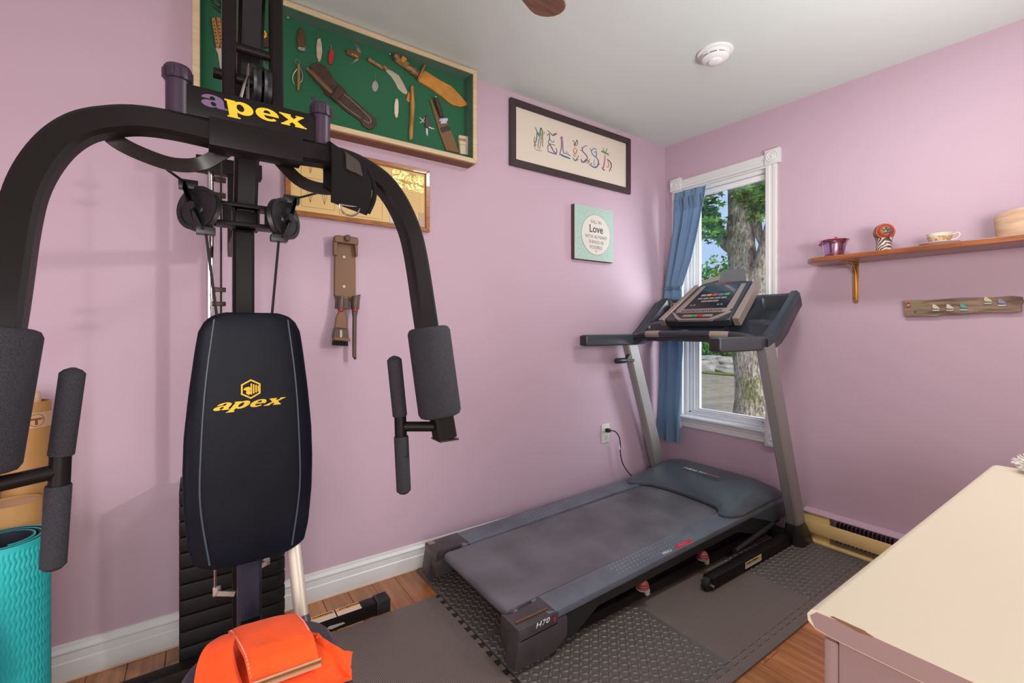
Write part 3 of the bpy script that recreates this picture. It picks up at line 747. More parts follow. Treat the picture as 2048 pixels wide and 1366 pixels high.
B().span((-.663, -.9256, .046), (-.522, -.9249, .059)).build('warning_label', mat('label_yellow', (.75, .50, .03), .5), TM)
text('CAUTION', .008, (-.655, -.9257, .0485), (1, 0, 0), (0, 0, 1), M_dkprint, TM, 'label_lettering', bold=.03, wide=1.9)
def xc(z): return -.115 - .345 * z
for y in (-.920, -.085):
    B().tube([(xc(.06), y, .06), (xc(.5), y, .5), (xc(1.045), y, 1.045)], (.056, .088), ref=(0, 1, 0)).build('upright', M_grey, TM)
    rings = []
    for z, sx, sy in ((fz, .150, .098), (.03, .145, .092), (.11, .112, .070), (.120, .104, .064)):
        X = xc(z) - .008; a, c_ = sx / 2, sy / 2; k = .02
        rings.append([(X + p * a - (k if abs(q) == 1 and 0 else 0), y + q * c_, z) for p, q in ((1, .6), (.7, 1), (-.7, 1), (-1, .6), (-1, -.6), (-.7, -1), (.7, -1), (1, -.6))])
    B().loft(rings).build('upright_boot', M_blk2, TM, ang=50)
# storage latch on the left upright
c = V((xc(.93) - .062, -.095, .925))
lt = B().prism([(xc(.98) - .02, -.110, .985), (xc(.93) - .065, -.110, .955), (xc(.93) - .085, -.110, .925), (xc(.93) - .03, -.110, .920)], (0, .03, 0), bev=.003).build('latch_bracket', M_blk2, TM)
B().cyl((xc(.93) - .17, -.095, .925), (xc(.93) - .085, -.095, .925), .017, 18, bev=.005).build('latch_knob', M_blk2, lt)
B().cyl((xc(.93) - .085, -.095, .925), (xc(.93) - .035, -.120, .925), .009, 14).build('latch_pin', M_chrome, lt)
# console body: lofted tray with recessed pockets
def sstep(a, b, x):
    t = max(0, min(1, (x - a) / (b - a))); return t * t * (3 - 2 * t)
def con_x(s, au):
    xf = lerp([(0, -.075), (.36, -.085), (.42, -.115), (.445, -.16)], au); xr = lerp([(0, -.475), (.36, -.475), (.445, -.50)], au)
    return xr + (xf - xr) * s
def con_z(s, au):
    base = lerp([(0, 1.082), (.15, 1.100), (1, 1.315)], s)
    ridge = lerp([(0, 1.086), (.2, 1.094), (.4, 1.150), (.6, 1.215), (.8, 1.280), (.93, 1.325), (1, 1.318)], s)
    z = base + (ridge - base) * sstep(.33, .38, au)
    z -= .035 * sstep(.415, .445, au) ** 1.0 * (0.4 + .6 * s)
    up = sstep(.44, .47, s) * (1 - sstep(.91, .94, s)) * sstep(.225, .24, au) * (1 - sstep(.365, .378, au))
    lo = sstep(.05, .08, s) * (1 - sstep(.33, .37, s)) * sstep(.15, .17, au) * (1 - sstep(.355, .37, au))
    return z - .085 * up - .045 * lo
us = sorted(set([-.445 + .89 * i / 84 for i in range(85)]))
rings = []
for u in us:
    au = abs(u); top = [V((con_x(k / 44, au), -.5 + u, con_z(k / 44, au))) for k in range(45)]
    bz = [(1, 1.245), (.8, 1.175), (.6, 1.105), (.4, 1.055), (.2, 1.028), (0, 1.022)]
    cut = lerp([(0, .030), (.30, .030), (.36, 0), (.445, 0)], au)
    bot = [V((con_x(s_, au) + (0.012 if s_ == 1 else 0), -.5 + u, z_ + cut * (1 if s_ < .5 else .5))) for s_, z_ in bz]
    rings.append(top + bot)
CON = B().loft(rings).build('console_body', M_cons, TM, ang=32)
for y in (-.905, -.095):
    o = B().box((-.665, y, 1.054), (.43, .056, .068), bev=.018, seg=3).build('handrail', mat('handrail_plastic', (.055, .065, .075), rough=.35), TM)
    B().box((-.880, y, 1.054), (.012, .046, .058), bev=.006).build('handrail_tip', M_blk2, o)
ptsb = smooth([(-.462, -.115, 1.060), (-.478, -.19, 1.086), (-.50, -.30, 1.092), (-.512, -.5, 1.094), (-.50, -.70, 1.092), (-.478, -.81, 1.086), (-.462, -.885, 1.060)], 8)
B().tube(ptsb, .0185, 16).build('pulse_bar', M_cons, TM)
for y0_, y1_ in ((-.235, -.335), (-.655, -.745)):
    pp = [p for p in ptsb if y1_ - .01 <= p.y <= y0_ + .01]
    B().tube(pp, .0195, 16).build('pulse_plate', M_silv, TM)
# inclined panel
PN = V((-.22, 0, .30)).normalized()
def pp_(s, u, h=0): return V((-.392 + .305 * s, -.5 + u, 1.163 + .222 * s)) + PN * h
def pw_(s): return .245 - .050 * s
def slab(quad, h0, h1, m, name, par, bev=0):
    b = B(); b.prism([pp_(s, u, h0) for s, u in quad], PN * (h1 - h0), bev=bev); return b.build(name, m, par)
PANEL = slab([(0, -.205), (-.03, -.17), (-.03, .17), (0, .205), (1, .165), (1.03, .10), (1.03, -.10), (1, -.165)], -.030, .018, M_cons, 'console_panel', TM, .006)
for sg in (1, -1):
    slab([(.0, sg * .250), (.0, sg * .212), (1, sg * .170), (1, sg * .202)], -.03, .020, M_silv, 'silver_strip', PANEL, .003)
    slab([(.24, sg * .175), (.24, sg * .137), (.93, sg * .112), (.93, sg * .140)], .017, .0205, M_silv, 'silver_strip', PANEL, .001)
slab([(.27, -.132), (.27, .132), (.93, .107), (.93, -.107)], .017, .0195, M_scr, 'display_field', PANEL)
slab([(.72, -.105), (.72, .105), (.91, .098), (.91, -.098)], .0195, .0200, mat('lcd_glass', (.015, .03, .04), .08), 'display', PANEL)
cols = [(.38, .28, .26), (.62, .33, .04), (.55, .09, .05), (.10, .22, .32), (.10, .38, .06)]
for i, c in enumerate(cols):
    u0 = .088 - i * .037
    slab([(.62, u0), (.62, u0 - .031), (.675, u0 - .031), (.675, u0)], .0193, .0215, mat('key_%d' % i, c, .4), 'program_key', PANEL, .0008)
    slab([(.53, u0 + .004), (.53, u0 - .027), (.575, u0 - .027), (.575, u0 + .004)], .0193, .0212, M_silv, 'program_key', PANEL, .0008)
for i in range(3):
    u0 = .055 - i * .037
    slab([(.45, u0), (.45, u0 - .034), (.495, u0 - .034), (.495, u0)], .0193, .0212, M_silv, 'program_key', PANEL, .0008)
for u0 in (.100, .080, -.070, -.090):
    B().cyl(pp_(.37, u0, .0190), pp_(.37, u0, .0212), .0065, 14).build('round_key', M_silv, PANEL)
slab([(.155, .160), (.155, -.160), (.25, -.168), (.25, .168)], .016, .026, M_silv, 'vent_frame', PANEL, .002)
vt = B()
for i in range(22):
    u0 = .120 - i * .0115; vt.prism([pp_(.165, u0, .024), pp_(.165, u0 - .005, .024), pp_(.215, u0 - .002, .024), pp_(.215, u0 + .003, .024)], PN * .0028)
vt.build('vent_slots', M_scr, PANEL, kind='stuff')
for i, (c, w_) in enumerate(((M_silv, .055), (M_grn, .030), (M_red, .030), (M_silv, .055))):
    u0 = [.092, .033, .0, -.033][i]; slab([(.05, u0), (.05, u0 - w_), (.10, u0 - w_ - .001), (.10, u0)], .017, .024, c, 'control_key', PANEL, .001)
vtrim = [(.155, .160), (.06, .135), (-.01, .085), (-.01, -.085), (.06, -.135), (.155, -.160), (.19, -.172), (.05, -.155), (-.045, -.10), (-.045, .10), (.05, .155), (.19, .172)]
slab([(.155, .165), (.03, .110), (-.015, .085), (-.045, .100), (.01, .130), (.165, .185)], .012, .027, M_silv, 'angled_trim', PANEL, .001)
slab([(.155, -.165), (.03, -.110), (-.015, -.085), (-.045, -.100), (.01, -.130), (.165, -.185)], .012, .027, M_silv, 'angled_trim', PANEL, .001)
slab([(-.045, .100), (-.045, -.100), (-.015, -.085), (-.015, .085)], .012, .027, M_silv, 'angled_trim', PANEL, .001)
text('HEALTH', .010, pp_(.955, .052, .0185), (0, -1, 0), (.30, 0, .22), M_silv, PANEL, 'panel_lettering', bold=.02, wide=1.2)
text('RIDER', .010, pp_(.955, -.003, .0185), (0, -1, 0), (.30, 0, .22), M_rprint, PANEL, 'panel_lettering', bold=.02, wide=1.2)
B().prism([(-.512, -.485, 1.114), (-.512, -.525, 1.114), (-.495, -.52, 1.113), (-.495, -.49, 1.113)], (0, 0, .002)).build('safety_key_slot', M_silv, TM)
B().box((-.12, -.185, 1.255), (.004, .06, .075), Matrix.Rotation(-.3, 3, 'Y')).build('warning_sticker', mat('orange_sticker', (.68, .34, .12), .5), TM)
# translucent book / tablet rest
bk = mat('smoky_acrylic', (.22, .24, .26), rough=.18, trans=.35)
T0 = V((-.072, 0, 1.392)); TU = V((.10, 0, .9)).normalized()
q = [(-.437, 0), (-.595, 0), (-.612, .012), (-.605, .075), (-.595, .088), (-.462, .088), (-.452, .078)]
B().prism([V((T0.x, y, T0.z)) + TU * h for y, h in q], (.006, 0, 0), bev=.0015).build('book_rest', bk, TM)

# power cord and outlet
of = thing('wall_outlet', 'white duplex wall outlet with a black plug in its upper socket', 'outlet', (-.60, 0, .464))
M_out = mat('outlet_plate', (.62, .62, .57), rough=.35)
B().box((-.601, -.003, .464), (.070, .006, .118), bev=.0025).build('cover_plate', M_out, of)
for z in (.486, .442):
    s_ = B().lathe([(.0165, 0), (.0165, .003), (.015, .0036), (0, .0036)], (-.601, -.0055, z), (0, -1, 0), 24).build('socket', M_out, of)
    B().span((-.608, -.0098, z - .002), (-.606, -.0088, z + .007)).span((-.596, -.0098, z - .002), (-.594, -.0088, z + .006)).cyl((-.601, -.0088, z - .008), (-.601, -.0098, z - .008), .0025, 10).build('slots', M_scr, s_)
pc = thing('power_cord', 'black power cord with a paper tag running from the outlet to the treadmill', 'cord', (-.58, -.04, .20))
B().box((-.598, -.022, .486), (.026, .028, .024), bev=.006).build('plug', M_rub, pc)
B().tube(smooth([(-.592, -.034, .486), (-.565, -.050, .480), (-.530, -.050, .445), (-.510, -.045, .39), (-.505, -.040, .34), (-.49, -.045, .27), (-.44, -.05, .20), (-.37, -.06, .14), (-.30, -.07, .10)], 8), .0035, 8).build('cable', M_rub, pc)
B().box((-.514, -.043, .375), (.016, .002, .034), Matrix.Rotation(.15, 3, 'Y')).build('paper_tag', mat('tag_paper', (.62, .62, .56), .6), pc)

# ================================================================== CURTAIN
cu = thing('curtain', 'blue grey pleated curtain panel tied on the left of the window', 'curtain', (-.06, -.15, .36))
M_cur = mat('blue_curtain_cloth', (.20, .32, .46), rough=.7, bump=.2, bs=300, bdist=.0006, sheen=.2)
_n, _l = M_cur.node_tree.nodes, M_cur.node_tree.links
_t = _n.new('ShaderNodeBsdfTranslucent'); _t.inputs[0].default_value = (.34, .50, .66, 1)
_x = _n.new('ShaderNodeMixShader'); _x.inputs[0].default_value = .35
_l.new(_n['Principled BSDF'].outputs[0], _x.inputs[1]); _l.new(_t.outputs[0], _x.inputs[2]); _l.new(_x.outputs[0], _n['Material Output'].inputs[0])
zt_ = [(.365, -.015, -.195), (.60, -.030, -.200), (.98, -.050, -.220), (1.15, -.040, -.205), (1.32, -.030, -.180), (1.395, -.034, -.170), (1.44, -.034, -.190), (1.58, -.058, -.245), (1.80, -.098, -.305), (2.035, -.112, -.348)]
xt_ = [(.365, -.105), (.98, -.100), (1.20, -.070), (1.395, -.052), (1.8, -.050), (2.035, -.045)]
def cur(u, v):
    z = .365 + (2.038 - .365) * v
    a = lerp([(p[0], p[1]) for p in zt_], z); b_ = lerp([(p[0], p[2]) for p in zt_], z); x = lerp(xt_, z)
    y = a + (b_ - a) * u
    am = lerp([(.365, .016), (.98, .014), (1.395, .006), (1.8, .012), (1.98, .006), (2.035, .008)], z)
    hi = 1 if z > 1.40 else .35
    f = math.sin(u * 2 * PI * (3.2 if z > 1.40 else 2.2) + .6 * math.sin(z * 3) + (0 if z > 1.40 else .8)) * (1 if z > 1.4 else 1.15) + .4 * hi * math.sin(u * 2 * PI * 6.3 + 1 + z * 2) + .5 * noise.noise(V((u * 5, z * 4, 2)))
    if z > 1.42: f += .5 * math.sin(u * 2 * PI * 5 + 2)
    return V((x - am * f, y, z + .006 * math.sin(u * 9) * (1 - v)))
B().sheet(cur, 90, 70, .002).build('cloth', M_cur, cu, ang=80)
hm = B()
for i in range(6):
    u = .08 + i * .165; p = cur(u, .955)
    for k in (-1, 0, 1):
        hm.tube([p + V((-.004, k * .005, -.05)), p + V((-.012, k * .0025, .012)), p + V((-.008, k * .006, .030))], [.0035, .005, .0045], 8)
hm.build('pinch_pleats', M_cur, cu, kind='stuff')
tb = [cur(u, (1.397 - .365) / 1.673) + V((-.010, 0, 0)) for u in [i / 24 for i in range(25)]]
B().tube([V((min(p.x, -.062), p.y, 1.397 + .004 * math.sin(i))) for i, p in enumerate(tb)], (.004, .018), ref=(1, 0, 0)).build('tie_band', mat('tie_blue', (.10, .15, .24), .7), cu)
rod = B().cyl((-.030, -.70, 2.052), (-.030, -.09, 2.052), .006, 12)
tag(rod.build('curtain_rod', M_white, loc=(-.030, -.4, 2.052)), 'thin white curtain rod under the window header', 'curtain rod')

# ================================================================== SHELF WALL
sh = thing('wall_shelf', 'reddish brown wooden shelf on a brass bracket on the right wall', 'shelf', (0, -1.7, 1.44))
M_shelf = mat('stained_shelf_wood', (.36, .12, .035), rough=.35, col2=(.20, .055, .018), vs=5, stretch=(10, 1, 10), coat=.3)
B().prism([(0, -.972, 1.4505), (-.10, -.968, 1.4505), (-.185, -.985, 1.4505), (-.222, -1.02, 1.4505), (-.228, -1.06, 1.4505), (-.228, -2.9, 1.4505), (0, -2.9, 1.4505)], (0, 0, .0225), bev=.004, seg=2).build('board', M_shelf, sh)
for y in (-1.13, -2.45):
    br = B().span((-.004, y - .013, 1.262), (0, y + .013, 1.450), bev=.001)
    br.cyl((-.002, y, 1.262), (-.0045, y, 1.262), .012, 16)
    br.span((-.15, y - .013, 1.4465), (0, y + .013, 1.4505), bev=.001)
    br.tube([(-.006, y, 1.27), (-.012, y, 1.40), (-.04, y, 1.435), (-.14, y, 1.4465)], (.006, .010), ref=(0, 1, 0))
    o = br.build('bracket', M_brass, sh)
    s_ = B()
    for z in (1.425, 1.275): s_.ball((-.005, y + .006, z), .0035, sub=1)
    s_.build('screws', M_blk2, o)
ST = 1.473
# metal bowl with a pink ribbon
c = V((-.105, -1.10, ST))
def shelf_pt(px, x=-.12): return at(px, 500, x=x).y
c = V((-.12, shelf_pt(1668), ST))
mb = thing('metal_bowl', 'purple tinted shiny metal footed bowl at the left end of the shelf', 'bowl', c)
M_pm = mat('purple_chrome', (.62, .42, .66), rough=.14, metal=1)
B().lathe([(.0, .012), (.040, .012), (.043, .020), (.050, .062), (.056, .080), (.064, .086), (.064, .088), (.054, .083), (.047, .062), (.040, .022), (0, .018)], c, seg=36).build('bowl', M_pm, mb)
for i in range(4):
    a = i * PI / 2 + .5; p = c + V((.036 * math.cos(a), .036 * math.sin(a), 0))
    B().tube([p + V((0, 0, .020)), p + V((.008 * math.cos(a), .008 * math.sin(a), .008)), p + V((.010 * math.cos(a), .010 * math.sin(a), 0))], [.006, .004, .0055], 8).build('foot', M_pm, mb)
B().sheet(lambda u, v: c + V((-.02 + .05 * (v - .5), .058 - .070 * u, .086 + .010 * math.sin(u * 3) - .018 * (1 - u) ** 2)), 10, 4, .003).build('liner_flap', mat('pink_satin', (.62, .22, .33), .4), mb)
B().lathe([(.012, .082), (.010, .095), (.004, .103), (0, .104)], c + V((-.01, -.012, 0)), seg=14).build('berry', mat('berry_red', (.48, .03, .09), .3), mb)
# painted gourd on a carved stand
c = V((-.12, shelf_pt(1768), ST))
gd = thing('painted_gourd_ornament', 'round painted gourd with black figure and beaded rim on zebra striped stand', 'ornament', c)
def zebra():
    m = mat('zebra_stripes', (.5, .42, .38), rough=.5); n, l = m.node_tree.nodes, m.node_tree.links
    t = n.new('ShaderNodeTexCoord'); wv = n.new('ShaderNodeTexWave'); wv.bands_direction = 'DIAGONAL'; wv.inputs['Scale'].default_value = 38; wv.inputs['Distortion'].default_value = 5
    l.new(t.outputs['Object'], wv.inputs['Vector']); r = n.new('ShaderNodeValToRGB'); r.color_ramp.interpolation = 'CONSTANT'
    r.color_ramp.elements[0].color = (.08, .035, .035, 1); r.color_ramp.elements[1].position = .5; r.color_ramp.elements[1].color = (.58, .50, .46, 1)
    l.new(wv.outputs['Fac'], r.inputs['Fac']); l.new(r.outputs[0], n['Principled BSDF'].inputs['Base Color']); return m
B().lathe([(.030, 0), (.031, .004), (.029, .03), (.030, .060), (.034, .066), (0, .068)], c, seg=30).build('stand', zebra(), gd)
gc = c + V((0, 0, .094)); fd = V((-.80, -.42, .06)).normalized()
hb = B().ball(gc, .0405, sub=4).build('gourd', mat('patchwork_paint', (.30, .14, .03), .35, col2=(.05, .07, .16), vs=38, detail=1), gd)
qd = fd.to_track_quat('Z', 'Y')
B().lathe([(.034, .020), (.035, .024), (.030, .029), (.022, .034), (.012, .0385), (0, .040)], gc, fd, 36).build('painted_disc', mat('red_lacquer', (.33, .035, .02), .25), hb)
dt = B()
for k in range(36):
    a = 2 * PI * k / 36; dt.ball(gc + qd @ V((.0325 * math.cos(a), .0325 * math.sin(a), .0262)), .0022, sub=1)
dt.build('beaded_rim', mat('bead_yellow', (.68, .32, .04), .4), hb, kind='stuff')
fg = B()
for pts in ([(-.004, -.016), (.004, -.016), (.006, 0), (.003, .010), (-.004, .009), (-.007, 0)], [(.002, .004), (.018, .011), (.021, .006), (.006, -.003)], [(-.004, .004), (-.018, .012), (-.016, .004), (-.006, -.002)],
            [(.002, -.006), (.017, -.010), (.015, -.014), (.002, -.011)], [(-.003, -.008), (-.014, -.014), (-.011, -.018), (0, -.013)], [(-.002, .008), (-.007, .018), (-.002, .013), (.003, .019), (.003, .009)]):
    fg.prism([gc + qd @ V((p * .95, q * .95, .0405 - (p * p + q * q) * 13)) for p, q in pts], fd * .0012)
fg.build('painted_figure', M_dkprint, hb)
# cup and saucer
c = V((-.125, shelf_pt(1880), ST))
cp = thing('teacup', 'white flowered teacup standing on its saucer on the shelf', 'cup', c + V((0, 0, .008)))
M_por = mat('porcelain', (.74, .66, .54), rough=.18, coat=.5)
M_flo = mat('flower_transfer', (.62, .54, .36), rough=.25, col2=(.40, .15, .06), vs=95, detail=2, coat=.5)
cc = c + V((0, 0, .0085))
B().lathe([(.0, .001), (.024, .001), (.026, .004), (.034, .014), (.041, .040), (.043, .046), (.0415, .046), (.039, .040), (.030, .012), (0, .007)], cc, seg=40).build('cup_bowl', M_por, cp)
B().lathe([(.0345, .0135), (.0400, .033), (.0403, .033), (.0350, .0135)], cc, seg=40).build('flower_band', M_flo, cp)
B().tube(smooth([cc + V(p) for p in ((0, -.040, .038), (0, -.058, .042), (0, -.062, .030), (0, -.052, .018), (0, -.036, .016))], 6), .0026, 10).build('handle', M_por, cp)
sau = B().lathe([(0, 0), (.030, 0), (.034, .002), (.058, .009), (.066, .014), (.066, .0155), (.056, .011), (.032, .0045), (0, .0035)], c, seg=44)
tag(sau.build('saucer', mat('saucer_porcelain', (.60, .50, .52), rough=.2, coat=.5), loc=c), 'thin porcelain saucer under the flowered teacup', 'saucer')
# bark basket
c = V((-.115, shelf_pt(2058), ST))
bk_ = thing('bark_basket', 'pale birch bark basket on the shelf at the right edge', 'basket', c)
M_bark2 = mat('birch_bark', (.64, .45, .32), rough=.7, col2=(.50, .31, .20), vs=9, stretch=(1, 1, 5), bump=.4, bs=30)
b = B()
b.sheet(lambda u, v: c + V((.072 * math.cos(u * 2 * PI) * (1 + .06 * v), .086 * math.sin(u * 2 * PI) * (1 + .06 * v) + 0, .004 + .092 * v + .008 * v * math.cos(u * 4 * PI))), 40, 4, .004)
b.lathe([(.0, 0), (.070, 0), (.070, .006), (0, .006)], c, seg=30).build('basket_wall', M_bark2, bk_, ang=60)
# driftwood sign
dw = thing('driftwood_plaque', 'weathered driftwood board with sea glass sailboats below the shelf', 'wall plaque', (-.012, -1.505, 1.18))
M_dw = mat('driftwood', (.34, .23, .16), rough=.8, col2=(.12, .075, .055), vs=4, stretch=(20, 2, 14), bump=.8, bs=10, bdist=.003)
low = [(-1.69, 1.194), (-1.66, 1.190), (-1.60, 1.192), (-1.54, 1.187), (-1.49, 1.185), (-1.455, 1.186), (-1.44, 1.180), (-1.38, 1.181), (-1.325, 1.180)]
up = [(-1.323, 1.256), (-1.42, 1.254), (-1.52, 1.258), (-1.60, 1.254), (-1.66, 1.257), (-1.690, 1.252), (-1.694, 1.235), (-1.688, 1.215)]
B().prism([(-.001, y, z) for y, z in low + up], (-.021, 0, 0), bev=.0015).build('board', M_dw, dw)
gr = mat('green_stain', (.22, .22, .09), .85)
B().prism([(-.0221, -1.345, 1.245), (-.0221, -1.365, 1.247), (-.0221, -1.41, 1.232), (-.0221, -1.39, 1.226), (-.0221, -1.35, 1.224)], (-.0004, 0, 0)).build('paint_smear', gr, dw)
def boat(px, py, cs, ch, w=.026):
    p = at(px, py, x=-.023); y, z = p.y, p.z
    s_ = mat('glass_%.2f' % cs[0], cs, rough=.35, coat=.3); h_ = mat('hull_%.2f' % ch[0], ch, rough=.35, coat=.3)
    o = B().prism([(-.0225, y + .011, z + .030), (-.0225, y + .013, z + .016), (-.0225, y + .008, z + .010), (-.0225, y - .012, z + .008), (-.0225, y - .012, z + .013), (-.0225, y - .002, z + .024), (-.0225, y + .006, z + .031)], (-.005, 0, 0), bev=.0015).build('sea_glass_sail', s_, dw)
    B().prism([(-.0225, y + .013, z + .005), (-.0225, y - .014, z + .005), (-.0225, y - .011, z - .001), (-.0225, y + .010, z - .001)], (-.005, 0, 0), bev=.0015).build('sea_glass_hull', h_, dw)
for a in ((1872, 622, (.62, .55, .46), (.60, .60, .52)), (1900, 622, (.62, .38, .28), (.64, .50, .40)), (1928, 621, (.10, .34, .30), (.42, .60, .56)), (1976, 608, (.64, .52, .34), (.38, .60, .50)), (2004, 612, (.26, .25, .34), (.55, .62, .64))): boat(*a)
for py in (605.5, 610.5, 614.5):
    p = at(1817, py, x=-.023); B().box(p, (.005, .011, .0058), bev=.0012).build('red_striped_pebble', M_rprint if py != 610.5 else mat('pebble_pink', (.6, .4, .35), .4), dw)
p = at(1830.5, 623.5, x=-.023); B().ball(p, .004, (.6, 1, 1), sub=2).build('dark_pebble', mat('dark_red_pebble', (.10, .03, .03), .4), dw)

# ================================================================== DRESSER
dr = thing('dresser', 'white painted dresser with a rounded worn top edge in the right foreground', 'dresser', (-1.47, -2.1, 0))
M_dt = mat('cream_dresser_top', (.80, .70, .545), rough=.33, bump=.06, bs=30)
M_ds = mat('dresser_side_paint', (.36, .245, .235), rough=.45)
dz = .75
DX0, DX1, DY0, DY1 = -2.030, -.90, -2.62, -1.738
rings = []
for x_ in (DX0, DX1):
    rings.append([(x_, DY0, dz), (x_, DY1 - .014, dz), (x_, DY1 - .005, dz - .003), (x_, DY1, dz - .011), (x_, DY1 - .001, dz - .020), (x_, DY1 - .010, dz - .027), (x_, DY1 - .03, dz - .029), (x_, DY0, dz - .029)])
B().loft(rings).build('top', M_dt, dr, ang=50)
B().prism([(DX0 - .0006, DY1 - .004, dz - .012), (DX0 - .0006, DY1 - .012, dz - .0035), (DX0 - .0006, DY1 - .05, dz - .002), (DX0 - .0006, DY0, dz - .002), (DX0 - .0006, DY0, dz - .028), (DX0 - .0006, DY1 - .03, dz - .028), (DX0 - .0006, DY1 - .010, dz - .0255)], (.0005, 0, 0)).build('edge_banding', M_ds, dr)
B().prism([(DX0 - .001, DY1 - .028, dz - .001), (DX0 - .001, DY1 - .06, dz - .0045), (DX0 - .001, DY1 - .075, dz - .002), (DX0 - .001, DY1 - .065, dz + .0004), (DX0 - .001, DY1 - .03, dz + .0004)], (.002, 0, 0)).build('edge_chip', mat('chip_brown', (.25, .12, .06), .8), dr)
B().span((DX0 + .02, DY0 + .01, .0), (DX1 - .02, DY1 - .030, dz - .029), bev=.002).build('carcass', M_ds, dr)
for i in range(4):
    z0 = .06 + i * .163
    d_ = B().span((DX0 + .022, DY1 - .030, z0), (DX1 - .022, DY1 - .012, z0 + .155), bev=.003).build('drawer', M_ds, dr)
    for x_ in (-1.75, -1.18): B().ball((x_, DY1 - .002, z0 + .08), .015, sub=2).build('knob', M_white, d_)
pf = B()
pc_ = V((-.935, -1.835, dz + .022))
rnd = random.Random(4)
for i in range(260):
    d = V((rnd.gauss(0, 1), rnd.gauss(0, 1), abs(rnd.gauss(0, .8)))).normalized()
    p = pc_ + V((d.x * .045, d.y * .05, d.z * .028)); pf.tube([pc_ + V((d.x * .03, d.y * .035, d.z * .015)), p + V((rnd.gauss(0, .004), rnd.gauss(0, .004), rnd.gauss(0, .003)))], [.004, .0008], 5)
pf.ball(pc_ + V((0, 0, -.006)), .042, (1, 1.1, .38))
tag(pf.build('lace_bundle', mat('white_lace', (.78, .74, .70), .8), loc=pc_ - V((0, 0, .022))), 'small fluffy white lace bundle at the far corner of the dresser top', 'lace')

# ================================================================== PICTURES
M_frk = mat('dark_frame_wood', (.045, .028, .030), rough=.4)
def picframe(name, label, cat, x0, x1, z0, z1, w_, d, m, y0=-.002):
    t = thing(name, label, cat, ((x0 + x1) / 2, 0, z0))
    for a, b, k in (((x0, z0), (x1, z0), 'b'), ((x1, z0), (x1, z1), 'r'), ((x1, z1), (x0, z1), 't'), ((x0, z1), (x0, z0), 'l')):
        iz = {'b': 1, 't': -1}.get(k, 0)
        if k in 'bt': pts = [(a[0], a[1]), (b[0], b[1]), (b[0] + (-w_ if b[0] == x1 else w_), b[1] + iz * w_), (a[0] + (w_ if a[0] == x0 else -w_), a[1] + iz * w_)]
        else:
            sx = -w_ if k == 'r' else w_; pts = [(a[0], a[1]), (b[0], b[1]), (b[0] + sx, b[1] + (w_ if b[1] == z0 else -w_)), (a[0] + sx, a[1] + (w_ if a[1] == z0 else -w_))]
        B().prism([(p, y0, q) for p, q in pts], (0, -d, 0), bev=.0015).build('frame_side', m, t)
    return t
X0, X1, Z0, Z1 = -1.337, -.383, 2.001, 2.361
pm = picframe('framed_name_print', 'wide dark framed print spelling a name in drawn animal letters', 'picture', X0, X1, Z0, Z1, .036, .020, M_frk)
B().span((X0 + .034, -.010, Z0 + .034), (X1 - .034, -.003, Z1 - .034)).build('paper', mat('cream_paper', (.70, .62, .52), .7), pm)
def ink(c): return mat('ink_%02x%02x%02x' % tuple(int(x * 255) for x in c), c, .7)
GRN, ORA, BLU, VIO, PNK, LBL, BRN = ink((.06, .20, .09)), ink((.52, .22, .10)), ink((.05, .12, .32)), ink((.17, .12, .30)), ink((.50, .16, .18)), ink((.18, .32, .42)), ink((.12, .08, .06))
def stroke(pts, r, m, name='ink_line'):
    """pts in picture pixels"""
    P = smooth([at(a, b, y=-.0107) for a, b in pts], 5)
    B().tube(P, [r * (.55 + .45 * math.sin(PI * i / (len(P) - 1))) for i in range(len(P))], 6).build(name, m, pm, flat=True)
def q2(x, y): return (1040 + x / 9.752, 230 + y / 9.752)
def st(L, r, m): stroke([q2(a, b) for a, b in L], r, m)
st([(295, 240), (330, 330), (320, 480), (290, 560), (275, 600)], .0034, GRN); st([(330, 330), (385, 420), (400, 260), (435, 330), (440, 620)], .0036, GRN); st([(290, 420), (275, 520), (310, 600), (270, 620)], .0034, ORA)
st([(350, 330), (385, 430), (365, 520), (350, 660)], .004, LBL); st([(395, 300), (420, 430), (400, 560), (385, 680)], .003, ORA); st([(275, 640), (340, 690), (430, 700)], .002, PNK); st([(450, 320), (475, 350), (460, 385)], .002, ORA)
st([(535, 295), (590, 350), (650, 400), (730, 365)], .0024, BRN); st([(525, 400), (570, 370), (575, 460), (560, 550), (690, 590)], .003, GRN); st([(640, 400), (670, 370), (710, 360)], .0028, BRN); st([(580, 440), (600, 500), (650, 530), (665, 490)], .002, BLU)
st([(550, 720), (545, 600), (590, 590), (640, 680), (700, 750), (720, 690), (700, 640)], .0035, VIO); st([(540, 710), (620, 740), (720, 770)], .003, BLU)
st([(810, 415), (808, 500), (805, 640), (770, 780)], .0036, VIO); st([(835, 480), (835, 640), (850, 740)], .0032, VIO); st([(790, 470), (810, 420), (835, 470)], .0035, PNK); st([(780, 760), (850, 800), (980, 850)], .005, BLU); st([(840, 740), (920, 760), (985, 800)], .004, LBL); st([(880, 730), (910, 715), (940, 745)], .002, ORA)
st([(1020, 490), (1060, 530), (1070, 595), (1110, 490), (1125, 560), (1095, 600)], .0026, BRN); st([(1040, 560), (1070, 600), (1110, 600)], .0024, PNK); st([(1070, 640), (1040, 690), (1075, 760), (1110, 690), (1070, 640)], .0032, ORA); st([(1040, 760), (1060, 800), (1100, 790)], .0028, PNK); st([(1030, 830), (1080, 890), (1145, 795)], .0034, GRN); st([(1080, 890), (1150, 870)], .002, GRN)
